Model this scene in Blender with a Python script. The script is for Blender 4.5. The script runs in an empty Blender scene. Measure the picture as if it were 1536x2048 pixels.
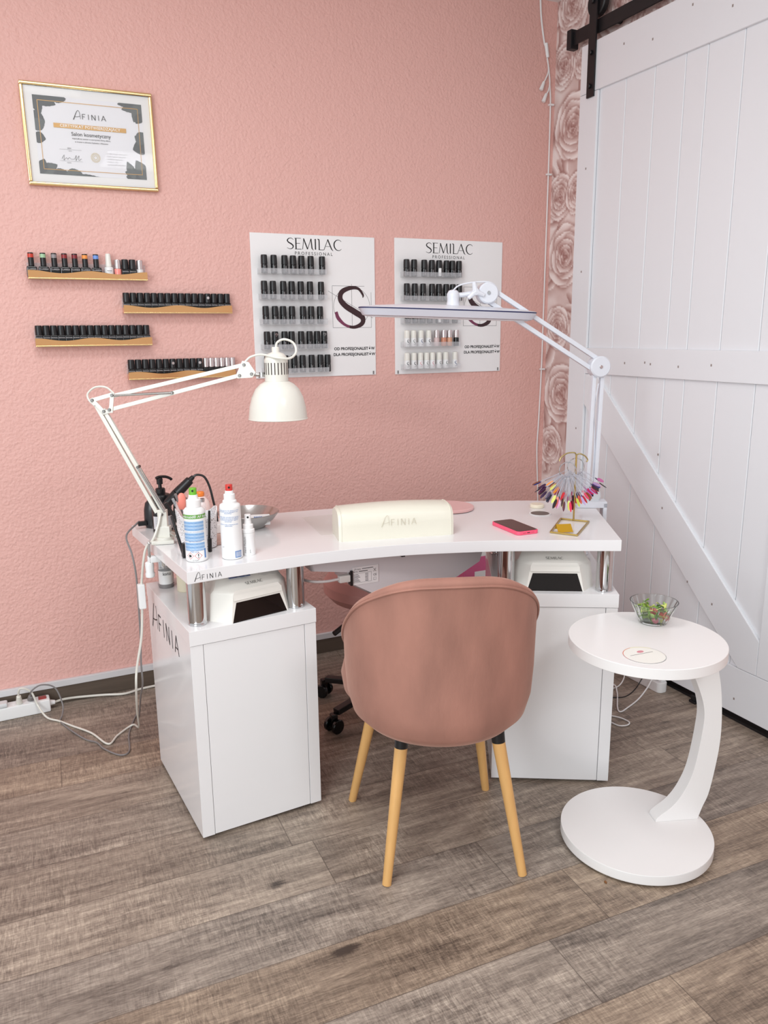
import bpy, bmesh, math, random
import numpy as np
from mathutils import Vector, Matrix
random.seed(7)
C = bpy.context.scene.collection
PI = math.pi

# ------------------------------------------------------------------ camera
CAM_F, CAM_PITCH, CAM_ROLL, CAM_YAW, CAM_H = 1572.8, 0.22374, -0.01046, -0.43521, 1.36
cy, sy = math.cos(CAM_YAW), math.sin(CAM_YAW)
fwd = Vector((-sy*math.cos(CAM_PITCH), cy*math.cos(CAM_PITCH), -math.sin(CAM_PITCH)))
rgt = Vector((cy, sy, 0)); up = rgt.cross(fwd)
r2 = math.cos(CAM_ROLL)*rgt + math.sin(CAM_ROLL)*up
u2 = -math.sin(CAM_ROLL)*rgt + math.cos(CAM_ROLL)*up
cam = bpy.data.cameras.new('camera'); camo = bpy.data.objects.new('camera', cam); C.objects.link(camo)
cam.sensor_fit = 'VERTICAL'; cam.sensor_height = 24; cam.lens = CAM_F/2048*24
cam.clip_start = 0.05
camo.matrix_world = Matrix(((r2.x, u2.x, -fwd.x, 0), (r2.y, u2.y, -fwd.y, 0), (r2.z, u2.z, -fwd.z, CAM_H), (0, 0, 0, 1)))
sc = bpy.context.scene; sc.camera = camo
sc.view_settings.view_transform = 'Standard'; sc.view_settings.look = 'None'
sc.view_settings.gamma = 1; sc.view_settings.use_curve_mapping = False
sc.view_settings.exposure = 0.30

# ------------------------------------------------------------------ light
w = bpy.data.worlds.new('world'); sc.world = w; w.use_nodes = True
bg = w.node_tree.nodes['Background']; bg.inputs[0].default_value = (0.965, 0.985, 1.0, 1); bg.inputs[1].default_value = 0.62
def area(name, loc, target, sx, sy_, power, col=(1, 1, 1)):
    l = bpy.data.lights.new(name, 'AREA'); l.shape = 'RECTANGLE'; l.size = sx; l.size_y = sy_; l.energy = power; l.color = col
    o = bpy.data.objects.new(name, l); C.objects.link(o); o.location = loc
    o.rotation_euler = (Vector(target)-Vector(loc)).to_track_quat('-Z', 'Y').to_euler(); return o
area('ceiling_panel_light', (0.15, 1.35, 2.66), (0.15, 1.35, 0), 0.7, 0.7, 15, (.95, .985, 1))
area('ceiling_panel_light', (1.1, -0.6, 2.66), (1.1, -0.6, 0), 0.6, 0.6, 22, (.95, .985, 1))
area('window_daylight', (-1.9, -0.6, 1.7), (1.2, 2.0, 0.9), 1.6, 1.9, 57, (0.90, 0.965, 1.0))

# ------------------------------------------------------------------ helpers
def lin(c):
    return tuple(((v/255)/12.92 if v/255 <= .04045 else ((v/255+.055)/1.055)**2.4) for v in c)+(1,)
def pmat(name, col, rough=.5, metal=0, **k):
    m = bpy.data.materials.new(name); m.use_nodes = True; b = m.node_tree.nodes['Principled BSDF']
    b.inputs['Base Color'].default_value = lin(col); b.inputs['Roughness'].default_value = rough; b.inputs['Metallic'].default_value = metal
    for kk, v in k.items():
        b.inputs[kk.replace('_', ' ')].default_value = v
    return m
def noisy(m, scale, amt, bump=0, bscale=None, stretch=(1, 1, 1), detail=4):
    """procedural tone variation and a bump on a principled material"""
    nt = m.node_tree; N = nt.nodes; b = N['Principled BSDF']; L = nt.links.new
    tc = N.new('ShaderNodeTexCoord'); mp = N.new('ShaderNodeMapping'); mp.inputs['Scale'].default_value = stretch
    L(tc.outputs['Object'], mp.inputs[0])
    if amt:
        nz = N.new('ShaderNodeTexNoise'); nz.inputs['Scale'].default_value = scale; nz.inputs['Detail'].default_value = detail
        L(mp.outputs[0], nz.inputs[0])
        mx = N.new('ShaderNodeMix'); mx.data_type = 'RGBA'
        c = b.inputs['Base Color'].default_value[:]
        mx.inputs[6].default_value = tuple(v*(1-amt) for v in c[:3])+(1,); mx.inputs[7].default_value = tuple(min(1, v*(1+amt)) for v in c[:3])+(1,)
        L(nz.outputs[0], mx.inputs[0]); L(mx.outputs[2], b.inputs['Base Color'])
    if bump:
        n2 = N.new('ShaderNodeTexNoise'); n2.inputs['Scale'].default_value = bscale or scale; n2.inputs['Detail'].default_value = 3
        L(mp.outputs[0], n2.inputs[0])
        bp = N.new('ShaderNodeBump'); bp.inputs['Strength'].default_value = bump; bp.inputs['Distance'].default_value = .002
        L(n2.outputs[0], bp.inputs['Height']); L(bp.outputs[0], b.inputs['Normal'])
    return m
def catmull(P, n=8, closed=False):
    P = [Vector(p) for p in P]
    if len(P) < 3: return P
    out = []; m = len(P)
    rng = m if closed else m-1
    for i in range(rng):
        p1, p2 = P[i], P[(i+1) % m]
        p0 = P[i-1] if (i > 0 or closed) else p1*2-p2
        p3 = P[(i+2) % m] if (i+2 < m or closed) else p2*2-p1
        for k in range(n):
            t = k/n
            out.append(.5*((2*p1)+(p2-p0)*t+(2*p0-5*p1+4*p2-p3)*t*t+(3*p1-p0-3*p2+p3)*t**3))
    if not closed: out.append(P[-1])
    return out
TM = {}
class MB:
    def __init__(s): s.v = []; s.f = []; s.mi = []; s.T = Matrix()
    def add(s, vs, fs, m=0):
        o = len(s.v); s.v += [s.T @ Vector(p) for p in vs]; s.f += [tuple(i+o for i in f) for f in fs]; s.mi += [m]*len(fs); return s
    def bm(s, b, m=0):
        b.verts.index_update(); s.add([x.co.copy() for x in b.verts], [[q.index for q in f.verts] for f in b.faces], m); b.free(); return s
    def box(s, a, b_, bev=0.0, seg=2, m=0):
        b = bmesh.new(); bmesh.ops.create_cube(b, size=1)
        for x in b.verts:
            x.co = Vector([(a[i]+b_[i])/2+x.co[i]*(b_[i]-a[i]) for i in range(3)])
        if bev: bmesh.ops.bevel(b, geom=b.edges[:], offset=bev, segments=seg, affect='EDGES', profile=.5)
        return s.bm(b, m)
    def lathe(s, prof, c=(0, 0, 0), seg=32, m=0, sx=1, sy=1, cap=True):
        vs = []; fs = []
        for r, z in prof:
            for k in range(seg):
                a = 2*PI*k/seg; vs.append((c[0]+r*sx*math.cos(a), c[1]+r*sy*math.sin(a), c[2]+z))
        for i in range(len(prof)-1):
            for k in range(seg):
                k2 = (k+1) % seg; fs.append((i*seg+k, i*seg+k2, (i+1)*seg+k2, (i+1)*seg+k))
        if cap:
            fs.append(tuple(range(seg))[::-1]); n = (len(prof)-1)*seg; fs.append(tuple(range(n, n+seg)))
        return s.add(vs, fs, m)
    def cyl(s, p, q, r, r2=None, seg=20, m=0, bev=0):
        p = Vector(p); q = Vector(q); d = q-p; h = d.length; r2 = r if r2 is None else r2
        old = s.T; s.T = old @ Matrix.Translation(p) @ d.to_track_quat('Z', 'Y').to_matrix().to_4x4()
        pr = [(r, 0), (r2, h)] if not bev else [(r-bev, 0), (r, bev), (r2, h-bev), (r2-bev, h)]
        s.lathe(pr, seg=seg, m=m); s.T = old; return s
    def tube(s, path, r, seg=8, n=8, m=0, closed=False, smooth=True, rs=None):
        P = catmull(path, n, closed) if smooth else [Vector(p) for p in path]
        vs = []; fs = []; N = len(P); prev = None
        for i, p in enumerate(P):
            t = (P[(i+1) % N]-P[i-1]) if closed else (P[min(i+1, N-1)]-P[max(i-1, 0)])
            t = t.normalized() if t.length > 1e-9 else Vector((0, 0, 1))
            if prev is None: prev = t.orthogonal().normalized()
            u = (prev-t*prev.dot(t)); u = u.normalized() if u.length > 1e-6 else t.orthogonal().normalized(); prev = u; v = t.cross(u)
            rr = r if rs is None else rs[0]+(rs[1]-rs[0])*i/(N-1)
            for k in range(seg):
                a = 2*PI*k/seg; vs.append(p+u*rr*math.cos(a)+v*rr*math.sin(a))
        R = N if closed else N-1
        for i in range(R):
            for k in range(seg):
                k2 = (k+1) % seg; j = (i+1) % N; fs.append((i*seg+k, i*seg+k2, j*seg+k2, j*seg+k))
        if not closed: fs.append(tuple(range(seg))[::-1]); fs.append(tuple(range((N-1)*seg, N*seg)))
        return s.add(vs, fs, m)
    def prism(s, poly, z0, z1, m=0, bev=0):
        b = bmesh.new(); vs = [b.verts.new((p[0], p[1], z0)) for p in poly]; f = b.faces.new(vs)
        r = bmesh.ops.extrude_face_region(b, geom=[f]); nv = [e for e in r['geom'] if isinstance(e, bmesh.types.BMVert)]
        bmesh.ops.translate(b, verts=nv, vec=(0, 0, z1-z0)); bmesh.ops.recalc_face_normals(b, faces=b.faces[:])
        if bev:
            bmesh.ops.bevel(b, geom=[e for e in b.edges if e.calc_face_angle(0) > .5], offset=bev, segments=2, affect='EDGES', profile=.5)
        return s.bm(b, m)
    def bar(s, p, q, w_, h, upv=(0, 0, 1), bev=0.0, m=0, ext=0):
        p = Vector(p); q = Vector(q); d = (q-p).normalized(); p = p-d*ext; q = q+d*ext
        upv = Vector(upv); x = d.cross(upv).normalized(); y = x.cross(d)
        old = s.T; M = Matrix((x, d, y)).transposed().to_4x4(); M.translation = p
        s.T = old @ M; s.box((-w_/2, 0, -h/2), (w_/2, (q-p).length, h/2), bev, m=m); s.T = old; return s
    def ribbon(s, pts, O, X, Y, m=0, n=6, smooth=True):
        P = catmull([(p[0], p[1], p[2]) for p in pts], n) if smooth and len(pts) > 2 else [Vector(p) for p in pts]
        O, X, Y = Vector(O), Vector(X), Vector(Y); vs = []; fs = []
        for i, p in enumerate(P):
            t = P[min(i+1, len(P)-1)]-P[max(i-1, 0)]; t.z = 0
            t = t.normalized() if t.length > 1e-9 else Vector((1, 0, 0)); nn = Vector((-t.y, t.x))
            for sg in (1, -1):
                x = p.x+nn.x*sg*p.z/2; y = p.y+nn.y*sg*p.z/2; vs.append(O+X*x+Y*y)
        for i in range(len(P)-1): fs.append((2*i, 2*i+1, 2*i+3, 2*i+2))
        return s.add(vs, fs, m)
    def text(s, txt, O, X, Y, size, m=0, align='LEFT', bold=0, spacing=1):
        vs, fs = text_geo(txt, align, bold, spacing); O, X, Y = Vector(O), Vector(X).normalized(), Vector(Y).normalized()
        return s.add([O+X*(v[0]*size)+Y*(v[1]*size) for v in vs], fs, m)
    def build(s, name, mats, parent=None, smooth=30, world=False, kind=None):
        me = bpy.data.meshes.new(name); vs = s.v
        if world and parent is not None:
            inv = TM[parent.name].inverted(); vs = [inv @ p for p in vs]
        me.from_pydata([tuple(p) for p in vs], [], s.f)
        if not isinstance(mats, (list, tuple)): mats = [mats]
        for m_ in mats: me.materials.append(m_)
        me.polygons.foreach_set('material_index', s.mi); me.update()
        b = bmesh.new(); b.from_mesh(me); bmesh.ops.remove_doubles(b, verts=b.verts[:], dist=1e-6) if len(s.v) < 60000 else None
        bmesh.ops.recalc_face_normals(b, faces=b.faces[:])
        b.to_mesh(me); b.free()
        if smooth:
            me.polygons.foreach_set('use_smooth', [True]*len(me.polygons)); me.set_sharp_from_angle(angle=math.radians(smooth))
        o = bpy.data.objects.new(name, me); C.objects.link(o)
        if smooth and len(me.polygons) < 20000:
            wn = o.modifiers.new('weighted_normals', 'WEIGHTED_NORMAL'); wn.keep_sharp = True; wn.weight = 80
        if parent is not None: o.parent = parent
        if kind: o['kind'] = kind
        return o
_tc = {}
def text_geo(txt, align, bold, spacing):
    k = (txt, align, bold, spacing)
    if k not in _tc:
        c = bpy.data.curves.new('lettering', 'FONT'); c.body = txt; c.size = 1; c.align_x = align; c.offset = bold; c.space_character = spacing; c.resolution_u = 3
        o = bpy.data.objects.new('lettering', c); C.objects.link(o); dg = bpy.context.evaluated_depsgraph_get()
        me = o.evaluated_get(dg).to_mesh(); _tc[k] = ([tuple(v.co) for v in me.vertices], [tuple(p.vertices) for p in me.polygons])
        o.evaluated_get(dg).to_mesh_clear(); bpy.data.objects.remove(o); bpy.data.curves.remove(c)
    return _tc[k]
GL = {
 'S': (.70, [[(.62, .86, .03), (.45, .985, .05), (.22, .95, .07), (.10, .77, .10), (.20, .60, .11), (.42, .47, .12), (.58, .30, .11), (.54, .10, .08), (.32, .0, .05), (.05, .10, .03)]]),
 'E': (.68, [[(.14, 0, .11), (.14, 1, .11)], [(.02, 1, .045), (.58, 1, .045)], [(.14, .53, .045), (.5, .53, .045)], [(.05, 0, .05), (.62, 0, .05)]]),
 'M': (1.05, [[(.04, 0, .05), (.16, 1, .05)], [(.14, 1, .1), (.48, .02, .1)], [(.48, .02, .05), (.80, 1, .05)], [(.80, 1, .1), (.88, .1, .1), (1.0, -.06, .04)]]),
 'I': (.32, [[(.14, 0, .11), (.14, 1, .11)]]),
 'L': (.58, [[(.0, 1.0, .03), (.12, .96, .1), (.16, .8, .1), (.16, .0, .1)], [(.10, 0, .05), (.56, 0, .05)]]),
 'A': (.86, [[(.0, 0, .05), (.38, 1, .05)], [(.36, 1, .11), (.70, .1, .1), (.84, -.06, .04)], [(.16, .34, .04), (.58, .34, .04)]]),
 'C': (.80, [[(.74, .84, .04), (.55, .98, .05), (.28, .93, .08), (.10, .68, .11), (.10, .34, .11), (.28, .06, .08), (.55, .0, .05), (.76, .14, .03)]]),
}
def semilac(mb, O, X, Y, width, height, m):
    x = 0; tot = sum(GL[c][0] for c in 'SEMILAC'); X = Vector(X).normalized()*width/tot; Y = Vector(Y).normalized()*height
    for c in 'SEMILAC':
        for st in GL[c][1]:
            smooth = len(st) > 3
            mb.ribbon([(p[0]+x, p[1], p[2]) for p in st], O, X, Y, m, smooth=smooth)
        x += GL[c][0]
def afinia(mb, O, X, Y, width, height, m, k=1.0):
    X = Vector(X).normalized()*width/4.25; Y = Vector(Y).normalized()*height
    g = []
    g.append([(0, -.12, .09), (.12, .1, .10), (.30, .52, .08), (.50, .90, .06), (.66, 1.0, .05), (.78, .85, .05), (.84, .45, .05), (.87, .0, .04)])
    g.append([(.14, .22, .04), (.45, .24, .05), (.86, .34, .05)])
    h = .62
    def F(x): g.append([(x, 0, .07), (x, h, .07)]); g.append([(x, h-.02, .06), (x+.36, h-.02, .06)]); g.append([(x, h*.5, .06), (x+.3, h*.5, .06)])
    def I(x): g.append([(x, 0, .07), (x, h, .07)])
    def N(x): g.append([(x, 0, .07), (x, h, .07)]); g.append([(x, h, .08), (x+.42, 0, .08)]); g.append([(x+.42, 0, .07), (x+.42, h, .07)])
    F(1.12); I(1.85); N(2.25); I(3.08)
    g.append([(3.42, 0, .07), (3.68, h, .07)]); g.append([(3.68, h, .07), (3.95, 0, .07)]); g.append([(3.5, .2, .05), (3.86, .2, .05)])
    for st in g: mb.ribbon([(p[0], p[1], p[2]*k) for p in st], O, X, Y, m, smooth=len(st) > 2)
def thing(name, label, cat, loc=(0, 0, 0), rz=0, group=None):
    o = bpy.data.objects.new(name, None); C.objects.link(o); o.location = loc; o.rotation_euler = (0, 0, rz); o.empty_display_size = .05
    o['label'] = label; o['category'] = cat
    if group: o['group'] = group
    TM[o.name] = Matrix.Translation(loc) @ Matrix.Rotation(rz, 4, 'Z'); return o
def tag(o, label, cat, group=None):
    o['label'] = label; o['category'] = cat
    if group: o['group'] = group
    return o
def dup(root, loc, rz, label, group=None, name=None):
    r = root.copy(); C.objects.link(r); r.location = loc; r.rotation_euler = (0, 0, rz); r['label'] = label
    if group: r['group'] = group
    for ch in list(root.children):
        c = ch.copy(); C.objects.link(c); c.parent = r
        for g in ch.children:
            d = g.copy(); C.objects.link(d); d.parent = c
    return r

# ------------------------------------------------------------------ materials
M = {}
M['white'] = pmat('white_gloss_laminate', (232, 231, 232), .12)
M['white_satin'] = pmat('white_satin_lacquer', (236, 234, 233), .32)
M['edge'] = pmat('white_edge_band', (226, 221, 218), .3)
M['seam'] = pmat('dark_gap', (70, 62, 60), .8)
M['doorw'] = noisy(pmat('white_painted_wood', (232, 234, 238), .42), 3, .012, .15, 40, (1, 1, .12))
M['chrome'] = pmat('chrome', (205, 205, 207), .07, 1)
M['steel'] = noisy(pmat('brushed_steel', (190, 188, 186), .22, 1), 60, .04, .05, 200)
M['gold'] = pmat('gold_metal', (232, 200, 146), .2, 1)
M['goldsat'] = noisy(pmat('gold_satin', (186, 158, 92), .35, .8), 50, .03)
M['shelfgold'] = pmat('gold_mirror_acrylic', (220, 166, 112), .16, .7)
M['black'] = pmat('black_plastic', (22, 21, 23), .35)
M['blackgl'] = pmat('black_gloss_plastic', (14, 13, 15), .12)
M['blackmet'] = pmat('black_powder_coat', (20, 19, 22), .5)
M['lampw'] = pmat('warm_white_enamel', (222, 220, 211), .22)
M['screw'] = pmat('dark_steel_screw', (104, 102, 100), .3, .9)
M['lampc'] = pmat('cool_white_plastic', (218, 221, 229), .3)
M['ink'] = pmat('black_ink', (28, 26, 28), .5)
M['ink2'] = pmat('grey_ink', (110, 108, 110), .5)
M['cream'] = noisy(pmat('cream_leatherette', (226, 223, 208), .35), 30, .01, .12, 500)
M['board'] = pmat('white_board', (240, 238, 238), .35)
M['whitepl'] = pmat('white_plastic', (236, 236, 236), .35)
M['greypl'] = pmat('grey_plastic', (128, 124, 124), .45)
M['mauve'] = pmat('pale_grey_plastic_shell', (206, 199, 201), .35)
def glassm(name, col, rough=.02, ior=1.45, alpha=None):
    m = pmat(name, col, rough); b = m.node_tree.nodes['Principled BSDF']
    b.inputs['Transmission Weight'].default_value = 1; b.inputs['IOR'].default_value = ior; return m
M['glass'] = glassm('clear_glass', (244, 248, 246))
M['acryl'] = pmat('clear_acrylic', (235, 236, 240), .06, Alpha=.22)
M['film'] = pmat('clear_film', (235, 238, 240), .1, Alpha=.3)
# textured pink wall
m = pmat('pink_textured_plaster', (226, 177, 168), .55); M['pink'] = m
nt = m.node_tree; N = nt.nodes; L = nt.links.new; b = N['Principled BSDF']
tc = N.new('ShaderNodeTexCoord')
n1 = N.new('ShaderNodeTexNoise'); n1.inputs['Scale'].default_value = 92; n1.inputs['Detail'].default_value = 1.6; n1.inputs['Distortion'].default_value = .15; L(tc.outputs['Object'], n1.inputs[0])
n2 = N.new('ShaderNodeTexNoise'); n2.inputs['Scale'].default_value = 22; n2.inputs['Detail'].default_value = 2; L(tc.outputs['Object'], n2.inputs[0])
ad = N.new('ShaderNodeMath'); ad.operation = 'MULTIPLY_ADD'; ad.inputs[1].default_value = .7; L(n2.outputs[0], ad.inputs[0]); L(n1.outputs[0], ad.inputs[2])
bp = N.new('ShaderNodeBump'); bp.inputs['Strength'].default_value = .7; bp.inputs['Distance'].default_value = .005; L(ad.outputs[0], bp.inputs['Height']); L(bp.outputs[0], b.inputs['Normal'])
# floor planks
def floor_mat():
    m = pmat('oak_vinyl_planks', (140, 120, 105), .45); nt = m.node_tree; N = nt.nodes; L = nt.links.new; b = N['Principled BSDF']
    def mth(op, a, b_=None, c=None):
        n = N.new('ShaderNodeMath'); n.operation = op
        for i, x in enumerate((a, b_, c)):
            if x is None: continue
            if isinstance(x, (int, float)): n.inputs[i].default_value = x
            else: L(x, n.inputs[i])
        return n.outputs[0]
    tc = N.new('ShaderNodeTexCoord'); mp = N.new('ShaderNodeMapping'); mp.vector_type = 'POINT'
    mp.inputs['Rotation'].default_value = (0, 0, math.radians(1.5)); L(tc.outputs['Object'], mp.inputs[0])
    sp = N.new('ShaderNodeSeparateXYZ'); L(mp.outputs[0], sp.inputs[0]); u, v = sp.outputs[0], sp.outputs[1]
    Wd = .19; rv = mth('DIVIDE', mth('SUBTRACT', v, 1.455-.19*20), Wd); row = mth('FLOOR', rv); fv = mth('FRACT', rv)
    wn = N.new('ShaderNodeTexWhiteNoise'); wn.noise_dimensions = '1D'; L(row, wn.inputs['W'])
    sh = mth('MULTIPLY', wn.outputs['Value'], 1.3); ru = mth('DIVIDE', mth('ADD', u, mth('ADD', sh, 10.0)), 1.22); col = mth('FLOOR', ru); fu = mth('FRACT', ru)
    cid = N.new('ShaderNodeCombineXYZ'); L(row, cid.inputs[0]); L(col, cid.inputs[1])
    w2 = N.new('ShaderNodeTexWhiteNoise'); w2.noise_dimensions = '3D'; L(cid.outputs[0], w2.inputs['Vector'])
    off = mth('MULTIPLY', w2.outputs['Value'], 37.0)
    def tex(su, sv, det, dist=0, rough=.6):
        c = N.new('ShaderNodeCombineXYZ'); L(mth('MULTIPLY', mth('ADD', u, off), su), c.inputs[0]); L(mth('MULTIPLY', v, sv), c.inputs[1]); L(off, c.inputs[2])
        n = N.new('ShaderNodeTexNoise'); n.inputs['Scale'].default_value = 1; n.inputs['Detail'].default_value = det; n.inputs['Distortion'].default_value = dist; n.inputs['Roughness'].default_value = rough
        L(c.outputs[0], n.inputs[0]); return n.outputs[0]
    g1 = tex(2.0, 11, 7, 1.4); g2 = tex(9, 210, 3, .3); g3 = tex(170, 22, 3, 1.2); g4 = tex(4, 5, 2); g5 = tex(45, 300, 2, .5)
    # rings near knots
    wv = N.new('ShaderNodeTexWave'); wv.wave_type = 'BANDS'; wv.bands_direction = 'Y'; wv.inputs['Scale'].default_value = 1; wv.inputs['Distortion'].default_value = 9; wv.inputs['Detail'].default_value = 3; wv.inputs['Detail Scale'].default_value = .6
    c = N.new('ShaderNodeCombineXYZ'); L(mth('MULTIPLY', mth('ADD', u, off), 1.6), c.inputs[0]); L(mth('MULTIPLY', v, 9), c.inputs[1]); L(off, c.inputs[2]); L(c.outputs[0], wv.inputs[0])
    a = mth('MULTIPLY', g1, .62); a = mth('ADD', a, mth('MULTIPLY', g2, .28)); a = mth('ADD', a, mth('MULTIPLY', wv.outputs['Fac'], .06))
    saw = mth('MULTIPLY', mth('SUBTRACT', g3, .5), mth('MULTIPLY', mth('MULTIPLY', mth('SUBTRACT', g4, .25), 1.0), 1.5)); a = mth('ADD', a, saw)
    a = mth('ADD', a, mth('MULTIPLY', mth('SUBTRACT', g5, .5), .35))
    a = mth('ADD', a, mth('MULTIPLY', mth('SUBTRACT', w2.outputs['Value'], .5), .07))
    a = mth('ADD', mth('MULTIPLY', mth('SUBTRACT', a, .49), 1.25), .5)
    # knots
    ck = N.new('ShaderNodeCombineXYZ'); L(mth('MULTIPLY', u, 2.6), ck.inputs[0]); L(mth('MULTIPLY', v, 6.5), ck.inputs[1])
    vo = N.new('ShaderNodeTexVoronoi'); vo.inputs['Scale'].default_value = 1; L(ck.outputs[0], vo.inputs[0])
    kn = N.new('ShaderNodeMapRange'); kn.inputs[1].default_value = .02; kn.inputs[2].default_value = .085; kn.inputs[3].default_value = .34; kn.inputs[4].default_value = 0
    L(mth('ADD', vo.outputs['Distance'], mth('MULTIPLY', mth('SUBTRACT', g1, .5), .35)), kn.inputs[0]); a = mth('SUBTRACT', a, kn.outputs[0])
    cr = N.new('ShaderNodeValToRGB'); L(a, cr.inputs[0]); e = cr.color_ramp.elements
    e[0].position = .12; e[0].color = lin((66, 55, 48)); e[1].position = .88; e[1].color = lin((212, 192, 168))
    for p, cc in ((.34, (112, 97, 84)), (.50, (142, 125, 109)), (.66, (170, 152, 133))):
        x = cr.color_ramp.elements.new(p); x.color = lin(cc)
    # warm or grey tint per plank
    hs = N.new('ShaderNodeHueSaturation'); L(cr.outputs[0], hs.inputs['Color']); L(mth('ADD', mth('MULTIPLY', wn.outputs['Value'], .35), .72), hs.inputs['Saturation'])
    # seams
    sv = mth('MINIMUM', fv, mth('SUBTRACT', 1, fv)); su_ = mth('MINIMUM', fu, mth('SUBTRACT', 1, fu))
    s1 = mth('LESS_THAN', sv, .006); s2 = mth('LESS_THAN', su_, .0011); sm = mth('MAXIMUM', s1, s2)
    mx = N.new('ShaderNodeMix'); mx.data_type = 'RGBA'; L(mth('MULTIPLY', sm, .55), mx.inputs[0]); L(hs.outputs[0], mx.inputs[6]); mx.inputs[7].default_value = lin((60, 48, 42))
    L(mx.outputs[2], b.inputs['Base Color'])
    bp = N.new('ShaderNodeBump'); bp.inputs['Strength'].default_value = .25; bp.inputs['Distance'].default_value = .002
    L(mth('SUBTRACT', a, mth('MULTIPLY', sm, 1.5)), bp.inputs['Height']); L(bp.outputs[0], b.inputs['Normal'])
    return m
M['floor'] = floor_mat()
M['skirt'] = noisy(pmat('dark_skirting_laminate', (92, 80, 70), .45), 14, .3, 0, None, (.4, 4, 6))
M['skirtcap'] = pmat('pale_grey_skirting_cap', (214, 213, 215), .4)
# velvet
m = noisy(pmat('dusty_pink_velvet', (160, 114, 100), .85), 8, .42, .35, 90, (1.3, 1, .45), 8); M['velvet'] = m
b = m.node_tree.nodes['Principled BSDF']; b.inputs['Sheen Weight'].default_value = .35; b.inputs['Sheen Roughness'].default_value = .35; b.inputs['Sheen Tint'].default_value = lin((255, 214, 196))
M['beech'] = noisy(pmat('beech_wood', (214, 166, 104), .4), 10, .16, .1, 60, (6, 6, .5), 5)

# ------------------------------------------------------------------ the room
WY, WX, CZ = 3.041, 2.247, 2.71
o = MB().add([(-1.6, -2.2, 0), (WX+.1, -2.2, 0), (WX+.1, WY+.1, 0), (-1.6, WY+.1, 0), (-1.6, -2.2, -.05), (WX+.1, -2.2, -.05), (WX+.1, WY+.1, -.05), (-1.6, WY+.1, -.05)],
             [(0, 1, 2, 3), (7, 6, 5, 4), (0, 4, 5, 1), (1, 5, 6, 2), (2, 6, 7, 3), (3, 7, 4, 0)]).build('floor', M['floor'], kind='structure', smooth=0)
MB().box((-1.6, WY, 0), (WX+.12, WY+.12, CZ)).build('wall_back', M['pink'], kind='structure', smooth=0)
MB().box((-1.6, -2.2, CZ), (WX+.12, WY+.12, CZ+.1)).build('ceiling', pmat('ceiling_paint', (238, 236, 234), .8), kind='structure', smooth=0)
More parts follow.
